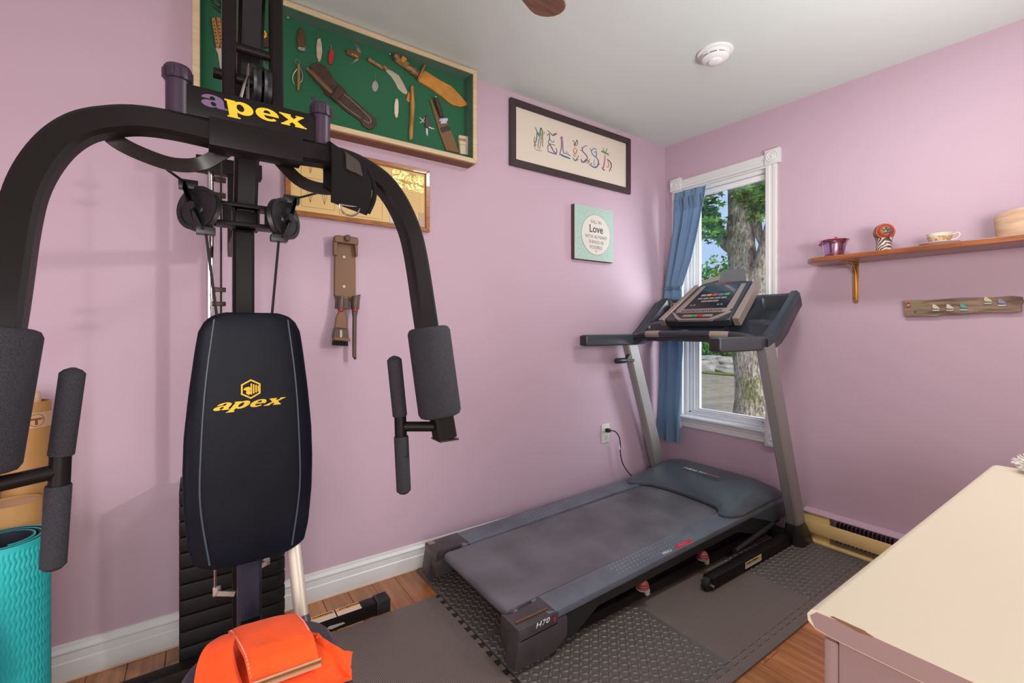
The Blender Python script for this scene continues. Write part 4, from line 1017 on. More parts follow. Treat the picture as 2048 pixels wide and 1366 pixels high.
st([(1310, 605), (1245, 620), (1215, 690), (1270, 760), (1310, 820), (1290, 900), (1210, 920), (1190, 850)], .0036, VIO); st([(1170, 680), (1220, 700), (1200, 620)], .0024, BLU); st([(1190, 860), (1230, 920), (1290, 870), (1350, 920)], .003, BRN); st([(1350, 850), (1345, 920), (1290, 940)], .003, ORA)
st([(1360, 650), (1400, 690), (1450, 650), (1500, 690)], .0038, LBL); st([(1385, 690), (1410, 760), (1480, 820), (1490, 720), (1440, 730)], .0028, BLU); st([(1480, 820), (1530, 900), (1500, 1010), (1420, 1010), (1345, 950)], .004, BLU); st([(1450, 860), (1440, 950), (1470, 990)], .0028, LBL); st([(1380, 930), (1400, 970)], .003, BLU); st([(1555, 940), (1530, 980)], .002, BLU)
st([(1585, 710), (1655, 740), (1740, 790)], .003, GRN); st([(1620, 640), (1660, 740), (1700, 650)], .0028, GRN); st([(1740, 750), (1660, 740), (1590, 690)], .0024, GRN); st([(1660, 780), (1650, 900), (1620, 1040), (1590, 1020)], .0045, PNK); st([(1655, 800), (1640, 1020)], .003, ORA)
st([(1700, 860), (1760, 920), (1780, 1000), (1740, 1100)], .0038, BRN); st([(1710, 880), (1730, 1000), (1690, 1010)], .003, PNK); st([(1610, 1050), (1650, 1085)], .0035, BRN); st([(1770, 1060), (1785, 1095)], .0015, LBL)
# love sign
ls = thing('love_sign', 'mint green square wall sign with a white oval and words about love', 'wall sign', (-.722, 0, 1.536))
LX0, LX1, LZ0, LZ1 = -.888, -.559, 1.536, 1.860
B().span((LX0, -.030, LZ0), (LX1, -.001, LZ1), bev=.001).build('board', mat('brown_edge', (.10, .045, .03), .6), ls)
B().span((LX0 + .0005, -.0312, LZ0 + .002), (LX1 - .0005, -.030, LZ1 - .0005)).build('face', mat('mint_paint', (.34, .50, .44), .6, col2=(.42, .56, .49), vs=120, detail=2), ls)
oc = V((-.712, -.0318, 1.694)); ov = [(oc.x + .122 * math.cos(2 * PI * k / 56), oc.y, oc.z + .122 * math.sin(2 * PI * k / 56)) for k in range(56)]
B().prism(ov, (0, -.0006, 0)).build('oval', mat('oval_white', (.66, .62, .56), .6), ls)
B().tube(ov, .0009, 6, closed=True).build('oval_outline', M_dkprint, ls)
gt = mat('grey_print', (.26, .25, .23), .6)
for s_, h, z, m_, bo in (('FALL IN', .020, 1.762, gt, 0), ('Love', .046, 1.708, M_dkprint, .006), ('WITH AS MANY', .020, 1.672, gt, 0), ('THINGS AS', .020, 1.640, gt, 0), ('POSSIBLE', .020, 1.608, gt, 0)):
    text(s_, h, (oc.x, -.0326, z), (1, 0, 0), (0, 0, 1), m_, ls, 'sign_lettering', align='CENTER', wide=.92, bold=bo)
text('*', .016, (oc.x, -.0326, 1.583), (1, 0, 0), (0, 0, 1), M_dkprint, ls, 'sign_lettering', align='CENTER')
# framed certificate with a crumpled gold foil
M_oak = mat('oak_frame', (.42, .16, .035), rough=.3, col2=(.25, .08, .02), vs=8, stretch=(3, 20, 20), coat=.4)
cf = picframe('framed_certificate', 'oak framed yellowed certificate with gold foil behind the gym arm', 'picture', -2.425, -1.803, 1.583, 1.876, .020, .018, M_oak)
M_par = mat('yellowed_paper', (.74, .52, .20), rough=.5)
B().span((-2.407, -.008, 1.601), (-1.821, -.003, 1.858)).build('backing', M_par, cf)
pl = mat('brown_ink', (.26, .16, .07), .7)
gf = mat('gold_foil', (.70, .48, .16), rough=.25, metal=.7, bump=1, bs=18, bdist=.012)
B().sheet(lambda u, v: V((-1.985 + .155 * u, -.0095 - .002 * noise.noise(V((u * 5, v * 5, 1))), 1.775 + .078 * v - .01 * u)), 16, 10, .001).build('gold_foil', gf, cf, ang=10)
pb = B()
def lineb(b, a, c_, r=.0006):
    b.tube([V((a[0], -.0084, a[1])), V((c_[0], -.0084, c_[1]))], r, 4)
for (a0, c0, a1, c1) in ((-2.365, 1.625, -2.235, 1.715), (-2.365, 1.745, -2.235, 1.835), (-2.215, 1.615, -2.03, 1.70)):
    for p, q in (((a0, c0), (a1, c0)), ((a1, c0), (a1, c1)), ((a1, c1), (a0, c1)), ((a0, c1), (a0, c0))): lineb(pb, p, q)
for i in range(14): lineb(pb, (-2.20, 1.715 + i * .0095), (-2.02, 1.712 + i * .0095), .0004)
for i in range(12): lineb(pb, (-1.99, 1.668 + i * .0085), (-1.84, 1.664 + i * .0085), .0004)
for r in (.030, .024, .017, .008):
    pb.tube([V((-2.115 + r * .95 * math.cos(2 * PI * k / 24), -.0084, 1.660 + r * math.sin(2 * PI * k / 24))) for k in range(24)], .0006, 4, closed=True)
for c0 in (-2.33, -2.275):
    for z0 in (1.645, 1.765):
        for dx in (-.012, .012): lineb(pb, (c0, z0), (c0 + dx, z0 + .045), .0007)
        lineb(pb, (c0, z0), (c0, z0 + .05), .0007)
pb.build('printed_lines', pl, cf, kind='stuff')
wp = B().span((-1.995, -.0098, 1.604), (-1.905, -.0088, 1.672)).build('note_card', mat('white_card', (.62, .56, .50), .6), cf)
text('No. 24', .007, (-1.98, -.0100, 1.645), (1, 0, 0), (0, 0, 1), M_dkprint, wp, 'card_lettering') if False else None
B().span((-1.855, -.0105, 1.604), (-1.823, -.0095, 1.672)).build('note_card', mat('pink_card', (.55, .36, .25), .6), cf)

# ================================================================== KNIFE DISPLAY CASE
KX0, KX1, KZ0, KZ1, KD = -2.727, -1.579, 1.937, 2.394, .080
kc = thing('display_case', 'shallow wooden display case lined with green felt high on the left wall', 'display case', ((KX0 + KX1) / 2, 0, KZ0))
M_pine = mat('cream_pine', (.66, .52, .33), rough=.5, col2=(.58, .43, .25), vs=3, stretch=(2, 20, 20), bump=.1, bs=20)
M_felt = mat('green_felt', (.014, .115, .050), rough=.95, bump=.4, bs=900, bdist=.0008, sheen=.3)
w_ = .022
for a, b, n_ in (((KX0, KZ0), (KX1, KZ0), 0), ((KX1, KZ0), (KX1, KZ1), 1), ((KX1, KZ1), (KX0, KZ1), 2), ((KX0, KZ1), (KX0, KZ0), 3)):
    ins = [(w_, w_), (-w_, w_), (-w_, -w_), (w_, -w_)]
    p = [(a[0], a[1]), (b[0], b[1]), (b[0] + ins[(n_ + 1) % 4][0], b[1] + ins[(n_ + 1) % 4][1]), (a[0] + ins[n_][0], a[1] + ins[n_][1])]
    B().prism([(q[0], -.001, q[1]) for q in p], (0, -KD + .001, 0), bev=.0015).build('case_side', M_pine, kc)
B().span((KX0 + w_, -.014, KZ0 + w_), (KX1 - w_, -.002, KZ1 - w_)).build('felt_back', M_felt, kc)
lin = B()
for s_ in ((KX0 + w_, KZ0 + w_, KX0 + w_ + .002, KZ1 - w_), (KX1 - w_ - .002, KZ0 + w_, KX1 - w_, KZ1 - w_), (KX0 + w_, KZ1 - w_ - .002, KX1 - w_, KZ1 - w_)):
    lin.span((s_[0], -KD + .004, s_[1]), (s_[2], -.014, s_[3]))
lin.build('felt_lining', M_felt, kc)
B().span((KX0 + .01, -KD + .012, KZ0 - .004), (KX1 - .01, -.001, KZ0)).build('bottom_strip', mat('brown_strip', (.22, .09, .04), .6), kc)
FY = -.0145
def K(px, py, y=-.020): return at(px, py, y=y)
def kp(name, pts, m, parent, y=FY, th=.008, bev=.0012):
    return B().prism([at(a, b, y=y) for a, b in pts], (0, -th, 0), bev=bev).build(name, m, parent)
def kthing(name, label, cat, px, py, group=None):
    return thing(name, label, cat, at(px, py, y=FY), group)
def ctube(name, pts, r, m, parent, y=-.020, seg=8, closed=False):
    P = [at(a, b, y=y) for a, b in pts]
    return B().tube(smooth(P, 4) if len(P) > 2 and not closed else P, r, seg, closed=closed).build(name, m, parent)
def ringp(name, px, py, rx, m, parent, y=-.019):
    c = at(px, py, y=y); return B().tube([c + V((rx * math.cos(2 * PI * k / 20), 0, rx * math.sin(2 * PI * k / 20))) for k in range(20)], .0008, 6, closed=True).build(name, m, parent)
GK = 'knives mounted in the green felt case'
M_bone = mat('old_bone', (.50, .42, .30), rough=.4, var=.15, vs=60)
M_bl2 = mat('old_blade', (.60, .52, .42), rough=.35, metal=.8)
M_lea = mat('dark_brown_leather', (.060, .030, .016), rough=.5, col2=(.035, .017, .010), vs=30, bump=.4, bs=60)
M_tan = mat('tan_leather', (.52, .23, .035), rough=.45, var=.15, vs=20)
M_woodk = mat('olive_wood', (.46, .25, .05), rough=.4, col2=(.24, .10, .02), vs=14, stretch=(6, 6, 1))
M_cop = mat('copper_handle', (.42, .20, .07), rough=.35, metal=.5)
t = kthing('butterfly_knife', 'butterfly knife with two perforated brass handles at the left of the case', 'knife', 437, 95)
kp('handle', [(422, 38), (430, 36), (440, 84), (439, 97), (432, 97)], M_cop, t)
kp('handle', [(432, 36), (441, 38), (446, 84), (447, 97), (441, 98)], M_cop, t)
kp('blade', [(430, 96), (447, 97), (449, 130), (446, 152), (440, 140), (435, 108)], M_bl2, t, th=.003)
hb_ = B()
for i in range(7):
    for a, b in ((427.5 + i * 1.15, 44 + i * 7), (437 + i * .9, 44 + i * 7)):
        p = at(a, b, y=FY - .0082); hb_.cyl(p, p + V((0, -.0006, 0)), .0023, 8)
hb_.build('holes', M_scr, t, kind='stuff')
t = kthing('folding_knife', 'brown folding knife with a silver bolster, top row left', 'knife', 600, 80)
kp('handle', [(596, 64), (601, 58), (605, 60), (609, 76), (610, 92), (608, 97), (595, 95), (593, 80)], mat('brown_scale', (.10, .04, .02), .4), t, th=.010)
kp('bolster', [(595, 95.5), (609, 97.5), (608, 105), (604, 105), (595, 101)], M_steel, t, th=.011)
kp('closed_blade', [(605, 64), (608, 70), (610.5, 90), (611, 104), (609, 104), (608, 80)], M_steel, t, th=.006)
t = kthing('silver_pocket_knife', 'long silver pocket knife hanging from a loop, second in the top row', 'knife', 638, 100)
kp('body', [(634, 80), (640, 77), (643, 90), (644, 105), (641, 122), (637, 125), (633, 115), (632, 95)], M_bone, t, th=.007)
ctube('loop', [(637, 78), (636, 68), (639, 62)], .0010, M_steel, t)
t = kthing('red_pocket_knife', 'small red pocket knife on a key ring', 'knife', 662, 110)
kp('body', [(658, 104), (663, 101), (667, 104), (666, 120), (663, 130), (658, 130), (656, 120)], mat('glossy_red', (.45, .012, .015), .2, coat=.5), t, th=.009)
ringp('key_ring', 662, 80, .0085, M_steel, t); ctube('link', [(662, 89), (662, 95), (662, 101)], .0016, M_steel, t)
t = kthing('multi_tool', 'open multi tool with copper coloured handle hanging from a ring', 'tool', 595, 150)
kp('handle', [(594, 130), (599, 130), (600, 170), (598, 183), (594, 182), (594, 160)], M_cop, t, th=.010)
ringp('ring', 595, 124, .009, M_steel, t)
ctube('tool_arm', [(599, 132), (605, 148), (604, 160), (599, 166)], .0016, M_steel, t); ctube('tool_arm', [(594, 138), (587, 148), (585, 158), (588, 168)], .0022, M_bl2, t)
t = kthing('sheath_knife', 'knife in a big dark leather sheath with white stitching, lying diagonally', 'knife', 680, 190)
kp('sheath', [(619, 135), (625, 128), (634, 127), (650, 134), (660, 147), (665, 158), (690, 182), (695, 190), (738, 228), (751, 238), (752, 250), (745, 259), (736, 260), (725, 253), (720, 243), (690, 222), (665, 200), (650, 190), (640, 165), (626, 148)], M_lea, t, th=.008)
P = [at(a, b, y=FY - .012) for a, b in ((617, 140), (625, 147), (640, 163), (655, 178), (664, 187))]
B().tube(P, [.008, .011, .013, .013, .010], 12).build('handle', mat('handle_brown', (.13, .065, .028), .4), t)
B().ball(P[0] + V((-.003, 0, .002)), .006, sub=2).build('pommel', M_cop, t)
kp('belt_loop', [(664, 190), (676, 172), (684, 180), (686, 188), (672, 206), (662, 196)], M_lea, t, y=FY - .008, th=.010)
sb = B()
for L_ in ([(688, 188), (705, 202), (722, 218), (736, 232), (742, 240), (740, 246)], [(676, 201), (695, 217), (712, 229), (722, 236)], [(673, 175), (684, 183)], [(661, 189), (671, 197)], [(727, 240), (738, 247)]):
    Pq = smooth([at(a, b, y=FY - .0088) for a, b in L_], 6)
    for i in range(0, len(Pq) - 1):
        d = (Pq[i + 1] - Pq[i]); sb.tube([Pq[i] + d * .12, Pq[i] + d * .75], .0009, 5)
sb.build('stitching', mat('stitch_cream', (.70, .60, .44), .6), t, kind='stuff')
t = kthing('scout_knife', 'brown pocket knife with two opened blades and yellow lettering', 'knife', 708, 107)
kp('body', [(692, 101), (697, 100), (718, 106), (723, 112), (720, 118), (712, 118), (694, 111), (691, 106)], mat('brown_scale2', (.13, .06, .03), .4), t, th=.009)
kp('blade', [(710, 78), (714, 82), (720, 95), (722, 108), (717, 106), (713, 95), (709, 86)], M_steel, t, th=.002); kp('blade', [(722, 116), (716, 121), (700, 129), (706, 124), (712, 117)], M_steel, t, th=.002)
text('XMEX', .0075, at(703, 109.5, y=FY - .0095), (1, 0, -.12), (.12, 0, 1), M_yel, t, 'small_lettering', bold=.02)
t = kthing('kukri_knife', 'curved kukri knife with a studded brown handle', 'knife', 775, 150)
P = [at(a, b, y=FY - .008) for a, b in ((736, 118), (743, 122), (752, 128), (760, 133), (766, 137))]
B().tube(P, [.009, .0085, .0075, .009, .0075], 10).build('handle', mat('wrapped_handle', (.16, .07, .025), .35, .3, col2=(.40, .22, .09), vs=140), t)
kp('bolster', [(765, 134), (769, 133), (775, 140), (770, 143)], M_cop, t, th=.010)
kp('blade', [(770, 138), (774, 138), (785, 143), (797, 151), (806, 166), (815, 185), (813, 190), (805, 187), (796, 178), (790, 165), (782, 153), (773, 144)], M_bl2, t, th=.0035)
t = kthing('oval_pendant', 'small oval silver pendant on a short wire', 'pendant', 750, 172)
kp('oval', [(743 + 7, 160.5), (755, 166), (757, 174), (754, 182), (750, 185), (745, 181), (743, 173), (745, 165)], M_steel, t, th=.003); ctube('wire', [(750, 160), (750, 154), (752, 148)], .0009, M_steel, t)
t = kthing('hunting_knife', 'large antler handled hunting knife in a tan leather sheath at upper right', 'knife', 860, 160)
P = [at(a, b, y=FY - .012) for a, b in ((787, 112), (800, 121), (815, 133), (828, 143), (836, 149))]
B().tube(P, [.017, .018, .017, .017, .018], 14).build('handle', mat('antler', (.36, .20, .07), .5, col2=(.07, .03, .015), vs=36, stretch=(1, 1, 2), bump=.8, bs=60, detail=2), t)
kp('guard', [(846, 131), (849, 135), (838, 158), (834, 163), (832, 160), (840, 143)], M_cop, t, th=.020)
kp('sheath', [(847, 143), (855, 147), (880, 163), (900, 173), (917, 190), (933, 209), (931, 213), (918, 215), (903, 211), (884, 196), (860, 178), (835, 163), (838, 155)], M_tan, t, th=.010)
kp('strap', [(803, 114), (809, 118), (812, 121), (805, 129), (799, 124)], M_tan, t, y=FY - .020, th=.014)
rv = B()
for a, b in ((839, 163), (870, 185), (916, 192), (901, 178), (806, 121)): p = at(a, b, y=FY - (.0105 if b != 121 else .0345)); rv.ball(p, .0018, sub=1)
rv.build('rivets', M_brass, t)
t = kthing('bone_penknife', 'small white bone penknife below the kukri blade', 'knife', 792, 217)
kp('body', [(790, 199), (794, 198), (796, 205), (796, 225), (794, 236), (791, 237), (788, 228), (788, 210)], mat('ivory', (.66, .58, .42), .4), t, th=.008)
t = kthing('wooden_cane_knife', 'long knobbly wooden handled knife with a small tan flap', 'knife', 821, 230)
kp('body', [(819, 173), (823, 172), (826, 174), (827, 190), (828, 215), (826, 245), (824, 280), (817, 282), (817, 262), (819, 240), (819, 210)], M_woodk, t, th=.014, bev=.004)
kp('flap', [(817, 183), (820, 190), (819, 205), (814, 203), (812, 200)], M_tan, t, th=.004)
t = kthing('small_multi_tool', 'little black keychain multi tool with opened blades and scissors', 'tool', 853, 248)
kp('body', [(851, 232), (857, 231), (858, 246), (856, 257), (850, 256), (849, 245)], mat('plum_scale', (.07, .035, .05), .4), t, th=.008)
for pts in ([(850, 246), (840, 236), (838, 234)], [(849, 236), (843, 244), (838, 246)], [(857, 254), (864, 257), (870, 258)], [(853, 257), (854, 266), (855, 273)]):
    kp('blade', [(pts[0][0], pts[0][1] - 1), (pts[1][0], pts[1][1] - 1), pts[2], (pts[1][0], pts[1][1] + 1.4), (pts[0][0], pts[0][1] + 1.6)] if pts[0][0] != 853 else [(851.5, 257), (855, 257), (855.5, 266), (854.5, 273), (852, 266)], M_steel, t, th=.002, bev=0)
t = kthing('survival_knife', 'brown canvas sheath knife with a wrapped handle at lower right', 'knife', 890, 250)
M_can = mat('brown_canvas', (.19, .10, .04), rough=.8, bump=.3, bs=300)
kp('sheath', [(858, 198), (862, 200), (876, 232), (891, 240), (903, 268), (918, 307), (891, 301), (878, 266), (866, 225)], M_can, t, th=.008)
P = [at(a, b, y=FY - .014) for a, b in ((872, 197), (877, 214), (883, 234))]
B().tube(P, [.011, .012, .011], 12).build('handle', M_lea, t)
B().ball(P[0] + V((-.002, 0, .006)), .008, (1, .8, .6), sub=2).build('pommel', M_steel, t)
kp('keeper_tape', [(876, 243), (878, 239), (893, 237), (895, 242), (892, 243), (892, 248), (880, 249), (880, 244)], mat('iridescent_tape', (.62, .52, .55), .3, col2=(.30, .45, .62), vs=90), t, y=FY - .008, th=.010)
kp('black_patch', [(880, 256), (896, 251), (901, 260), (884, 265)], M_dkprint, t, y=FY - .008, th=.004)
t = kthing('match_box', 'small white card box with brown print in the lower right corner', 'box', 925, 293)
kp('box', [(915, 272), (933, 275), (935, 312), (918, 309)], mat('card_cream', (.62, .52, .38), .6), t, th=.016)
kp('print', [(918, 276), (931, 278), (931.5, 283), (918.5, 281)], M_cop, t, y=FY - .016, th=.0006, bev=0)
for a in ([(919, 288), (932, 290.5)], [(932, 290.5), (933, 309)], [(919, 288), (920.5, 307)]):
    B().tube([at(p, q, y=FY - .0163) for p, q in a], .0006, 4).build('print', M_dkprint, t)
t = kthing('badge_pouch', 'brown pouch with an orange sun emblem behind the gym frame', 'pouch', 525, 80)
kp('pouch', [(507, 45), (522, 58), (540, 78), (548, 92), (530, 98), (505, 90)], M_lea, t, th=.012)
c = at(523, 67, y=FY - .012)
star = [(c.x + r * math.cos(k * PI / 12), c.y, c.z + r * math.sin(k * PI / 12)) for k in range(24) for r in [.020 if k % 2 else .0155]]
B().prism(star, (0, -.002, 0)).build('sun_emblem', M_yel, t); B().lathe([(.0115, 0), (.0115, .003), (0, .004)], c, (0, -1, 0), 20).build('emblem_centre', M_rprint, t)
t = kthing('brass_hook_tool', 'small brass fitting with a bent wire hook behind the gym pulley', 'hook', 533, 122)
kp('fitting', [(528, 114), (535, 116), (541, 124), (538, 129), (530, 124)], M_brass, t, th=.010); ctube('wire_hook', [(537, 127), (543, 136), (538, 142), (528, 148)], .0012, M_brass, t)
t = kthing('key_bunch', 'tangle of dark keys at the upper left of the case', 'keys', 430, 8)
for pts in ([(420, -5), (428, 5), (440, 12)], [(425, 10), (435, 18), (440, 25)], [(436, -2), (442, 8), (438, 16)]): ctube('key', pts, .003, M_blk2, t)
pn = B()
for a, b in ((576, 35), (780, 108)): pn.ball(at(a, b, y=FY - .006), .003, sub=2)
pn.build('push_pins', M_white, kc)
pn = B()
for a, b in ((600, 57), (639, 60), (662, 70), (597, 110), (752, 146)): p = at(a, b, y=FY); pn.cyl(p, p + V((0, -.006, .001)), .0008, 6)
pn.build('nails', M_steel, kc)

# ================================================================== VACUUM DOCK
vd = thing('vacuum_dock', 'bronze wall dock of a cordless vacuum under the certificate', 'vacuum dock', at(688, 600, y=0))
M_brz = mat('bronze_plastic', (.19, .098, .048), rough=.42)
M_brd = mat('dark_bronze_plastic', (.095, .058, .042), rough=.4)
def vp(name, pts, m, y0, y1, bev=.002, par=None):
    return B().prism([at(a, b, y=y0) for a, b in pts], (0, y1 - y0, 0), bev=bev).build(name, m, par or vd)
vp('back_plate', [(668, 478), (709, 484), (709, 592), (703, 597), (690, 600), (675, 597), (667, 590)], M_brz, -.001, -.020)
vp('head', [(665, 474), (671, 472), (712, 477), (714, 481), (713, 492), (666, 486)], M_brz, -.018, -.046, .004)
vp('head_side', [(665, 480), (672, 480), (673, 512), (665, 511)], M_brz, -.018, -.040, .002)
vp('head_side', [(706, 486), (713, 486), (713, 514), (709, 514)], M_brz, -.018, -.040, .002)
vp('clip_knob', [(688, 472), (694, 470), (699, 472), (700, 482), (694, 484), (688, 481)], M_brd, -.040, -.056, .003)
for a, b in ((688, 514), (688, 573)):
    p = at(a, b, y=-.020); B().cyl(p, p + V((0, -.002, 0)), .006, 16).build('screw', M_steel, vd)
vp('fork', [(666, 588), (672, 592), (682, 598), (692, 599), (703, 596), (710, 592), (719, 589), (717, 600), (716, 619), (701, 618), (701, 602), (696, 602), (696, 619), (669, 617), (670, 600)], M_brd, -.004, -.024)
for n_, px0 in (('brush_tool', 682), ('crevice_tool', 710)):
    t = thing(n_, {'brush_tool': 'combination brush tool with dark bristles clipped to the left of the dock', 'crevice_tool': 'long narrow crevice nozzle clipped to the right of the dock'}[n_], 'vacuum tool', at(px0, 610, y=-.035))
    a0, a1 = at(px0, 592, y=-.036), at(px0, 624, y=-.036)
    B().cyl(a0, a1, .0125, 20, bev=.002).build('collar', M_brd, t)
    B().ball(at(px0, 620, y=-.050), .0068, (1, .7, 1), sub=2).build('release_button', M_red, t)
    if n_ == 'brush_tool':
        q = [(671, 634), (677, 619), (687, 619), (692, 635), (692, 658), (668, 656)]
        vp('neck', q, M_brz, -.030, -.046, .003, t)
        vp('body', [(666, 656), (693, 658), (694, 676), (691, 683), (668, 681), (663, 674)], M_brd, -.024, -.052, .003, t)
        vp('slider', [(679, 660), (684, 660), (684.5, 672), (682, 676), (679, 674)], M_bone, -.052, -.056, .001, t)
        vp('brush_lip', [(664, 673), (696, 677), (696, 683), (664, 680)], M_brz, -.020, -.056, .002, t)
        bb_ = B(); rnd = random.Random(2)
        for i in range(120):
            f = rnd.random(); p = at(665 + 30 * f, 681 + 2 * f, y=-.022 - .032 * rnd.random()); bb_.tube([p, p + V((rnd.gauss(0, .001) + (f - .5) * .003, rnd.gauss(0, .001), -.017 - .003 * rnd.random()))], [.0016, .001], 4)
        bb_.build('bristles', M_rub, t, kind='stuff')
    else:
        P = [at(709.5, 622, y=-.036), at(709, 636, y=-.036), at(708.5, 700, y=-.036), at(708.8, 719, y=-.036)]
        B().loft([[P[i] + V((math.cos(2 * PI * k / 16) * rx, math.sin(2 * PI * k / 16) * ry, (.010 if i == 3 and math.cos(2 * PI * k / 16) < 0 else 0))) for k in range(16)] for i, (rx, ry) in enumerate(((.0125, .0125), (.0085, .0095), (.0085, .008), (.0085, .007)))]).build('nozzle', M_brd, t)

# ================================================================== HOME GYM
CX = -2.605
GY = thing('home_gym', 'black single stack home gym with press arms, backrest and yellow lettering', 'exercise machine', (CX, -.5, 0))
def g(u, y, z): return V((CX + u, y, z))
B().tube([g(0, -.502, .05), g(0, -.502, 1.44)], (.053, .054), ref=(1, 0, 0)).build('main_post', M_blk, GY)
B().span(g(-.026, -.60, 1.40), g(.026, -.48, 1.445), bev=.003).build('post_collar', M_blk, GY)
B().tube([g(0, -.555, 1.41), g(0, -.56, 1.45), g(0, -.745, 1.95), g(0, -.80, 2.11)], (.056, .056), ref=(1, 0, 0)).build('upper_boom', M_blk, GY)
B().tube([g(-.15, -.70, 2.09), g(.15, -.70, 2.09)], (.04, .04), ref=(0, 1, 0)).build('pivot_tube', M_blk, GY)
# rear top bar, guide rods, weight stack
B().span(g(-.112, -.155, 1.665), g(.085, -.105, 1.715), bev=.003).build('top_beam', M_blk, GY)
B().span(g(-.02, -.50, 1.380), g(.02, -.12, 1.42), bev=.003).build('rear_beam', M_blk, GY)
B().span(g(-.02, -.15, 1.40), g(.02, -.11, 1.68), bev=.003).build('rear_mast', M_blk, GY)
for u in (-.072, .048): B().cyl(g(u, -.125, .05), g(u, -.125, 1.67), .0125, 20).build('guide_rod', M_chrome, GY)
M_plate = mat('stack_plate_vinyl', (.010, .009, .0095), rough=.45, bump=.15, bs=60, spec=.22)
pz = .035
for i in range(11):
    z0 = pz + i * .0515; pts = [(-.157, -.19), (.132, -.19), (.158, -.165), (.158, -.065), (-.157, -.065)]
    B().prism([g(a, b, z0) for a, b in pts], (0, 0, .0485), bev=.006, seg=2).build('weight_plate', M_plate, GY)
B().span(g(-.156, -.188, pz + 11 * .0515), g(.156, -.067, pz + 11 * .0515 + .010), bev=.003).build('top_plate', M_blk, GY)
# floor frame
fb = B().span(g(-.500, -.252, .002), g(.470, -.200, .050), bev=.003).build('floor_bar', M_blk, GY)
for sg, a in ((1, .470), (-1, -.500)):
    ec = B().span(g(a - .0, -.256, 0), g(a + sg * .055, -.196, .054), bev=.005)
    ec.cyl(g(a + sg * .028, -.256, .026), g(a + sg * .028, -.2575, .026), .020, 24); ec.cyl(g(a + sg * .028, -.2575, .026), g(a + sg * .028, -.2590, .026), .015, 24)
    for i in range(6): ec.span(g(a + sg * .012, -.250 + i * .009, .054), g(a + sg * .050, -.246 + i * .009, .0555))
    ec.build('end_cap', M_blk2, GY)
M_stk = mat('sticker_pale', (.78, .62, .50), .5); M_stko = mat('sticker_orange', (.80, .36, .04), .5)
for u0, wd in ((.232, 'WARNING'), (.325, 'ATTENTION')):
    s_ = B().span(g(u0, -.2505, .0500), g(u0 + .088, -.203, .0508)).build('sticker', M_stk, fb)
    B().span(g(u0 + .001, -.222, .0508), g(u0 + .087, -.206, .0512)).build('sticker_band', M_stko, s_)
    text(wd, .008, g(u0 + .012, -.217, .0513), (1, 0, 0), (0, 1, 0), M_dkprint, s_, 'sticker_lettering', bold=.02, wide=1.25)
B().prism([g(.285, -.2522, .020), g(.292, -.2522, .026), g(.345, -.2522, .022), g(.350, -.2522, .016), g(.300, -.2522, .012)], (0, -.0006, 0)).build('worn_paint', mat('worn_grey', (.35, .36, .36), .6), fb)
B().span(g(-.026, -.99, .002), g(.026, -.252, .050), bev=.003).build('floor_spine', M_blk, GY)
# seat post, seat beam
B().tube([g(0, -.682, .05), g(0, -.682, .66)], (.053, .054), ref=(1, 0, 0)).build('seat_post', mat('slate_powder_coat', (.030, .028, .045), .35), GY)
B().span(g(-.022, -1.16, .36), g(.022, -.66, .40), bev=.003).build('seat_beam', M_blk, GY)
def rrect(cx, cy, hx, hy, r, z, n=6):
    out = []
    for sx, sy, a0 in ((1, 1, 0), (-1, 1, 1), (-1, -1, 2), (1, -1, 3)):
        for k in range(n + 1):
            a = PI / 2 * (a0 + k / n); out.append(V((cx + sx * (hx - r) + r * math.cos(a), cy + sy * (hy - r) + r * math.sin(a), z)))
    return out
M_seat = mat('plum_grey_leatherette', (.050, .042, .058), rough=.4, bump=.4, bs=200, bdist=.001)
B().loft([rrect(CX, -1.06, .128, .175, .07, .405), rrect(CX, -1.06, .138, .185, .08, .415), rrect(CX, -1.06, .138, .185, .08, .445), rrect(CX, -1.06, .128, .175, .075, .460), rrect(CX, -1.06, .06, .10, .05, .466)]).build('seat', M_seat, GY)
# backrest
rows = []
wz = [(.562, .060), (.566, .085), (.575, .105), (.585, .118), (.63, .128), (.72, .136), (.80, .1375), (.88, .135), (.98, .126), (1.08, .114), (1.12, .108), (1.145, .096), (1.160, .078), (1.166, .055)]
def pad_ring(z, hw, e):
    th = .026
    hw2 = hw
    out = []
    for k in range(40):
        a = 2 * PI * k / 40; c_, s_ = math.cos(a), math.sin(a)
        x = hw2 * (abs(c_) ** .45) * (1 if c_ >= 0 else -1); yy = th * e * (abs(s_) ** .55) * (1 if s_ >= 0 else -1)
        zz = z
        out.append(g(x, -.742 + yy + (.0 if yy > 0 else 0), zz))
    return out
rings = []
for i in range(40):
    t_ = i / 39; z = .562 + (1.166 - .562) * (.5 - .5 * math.cos(PI * t_)); e = min(1, .35 + .65 * math.sin(PI * min(1, max(0, t_))) ** .45)
    rings.append(pad_ring(z, lerp(wz, z), e))
BR = B().loft(rings).build('backrest', M_vinylb, GY, ang=70)
M_pip = mat('piping', (.05, .065, .085), rough=.35)
for sg in (-1, 1):
    L_ = [g(sg * lerp([(.56, .082), (.7, .104), (.85, .103), (1.0, .094), (1.12, .083), (1.15, .077)], z), -.7672 + (.006 if z > 1.14 or z < .58 else 0), z) for z in [.585 + i * .0282 for i in range(21)]]
    B().tube(smooth(L_[::5], 5), .0022, 6).build('seam_piping', M_pip, BR)
yf = -.7688
logo('apex', .0165, g(-.0835, yf, .938), (1, 0, .018), (0, 0, 1), M_yel, BR, 'pad_lettering', shear=.55, wide=1.50, th=.0012)
hx = []
hc = g(-.004, yf, .983)
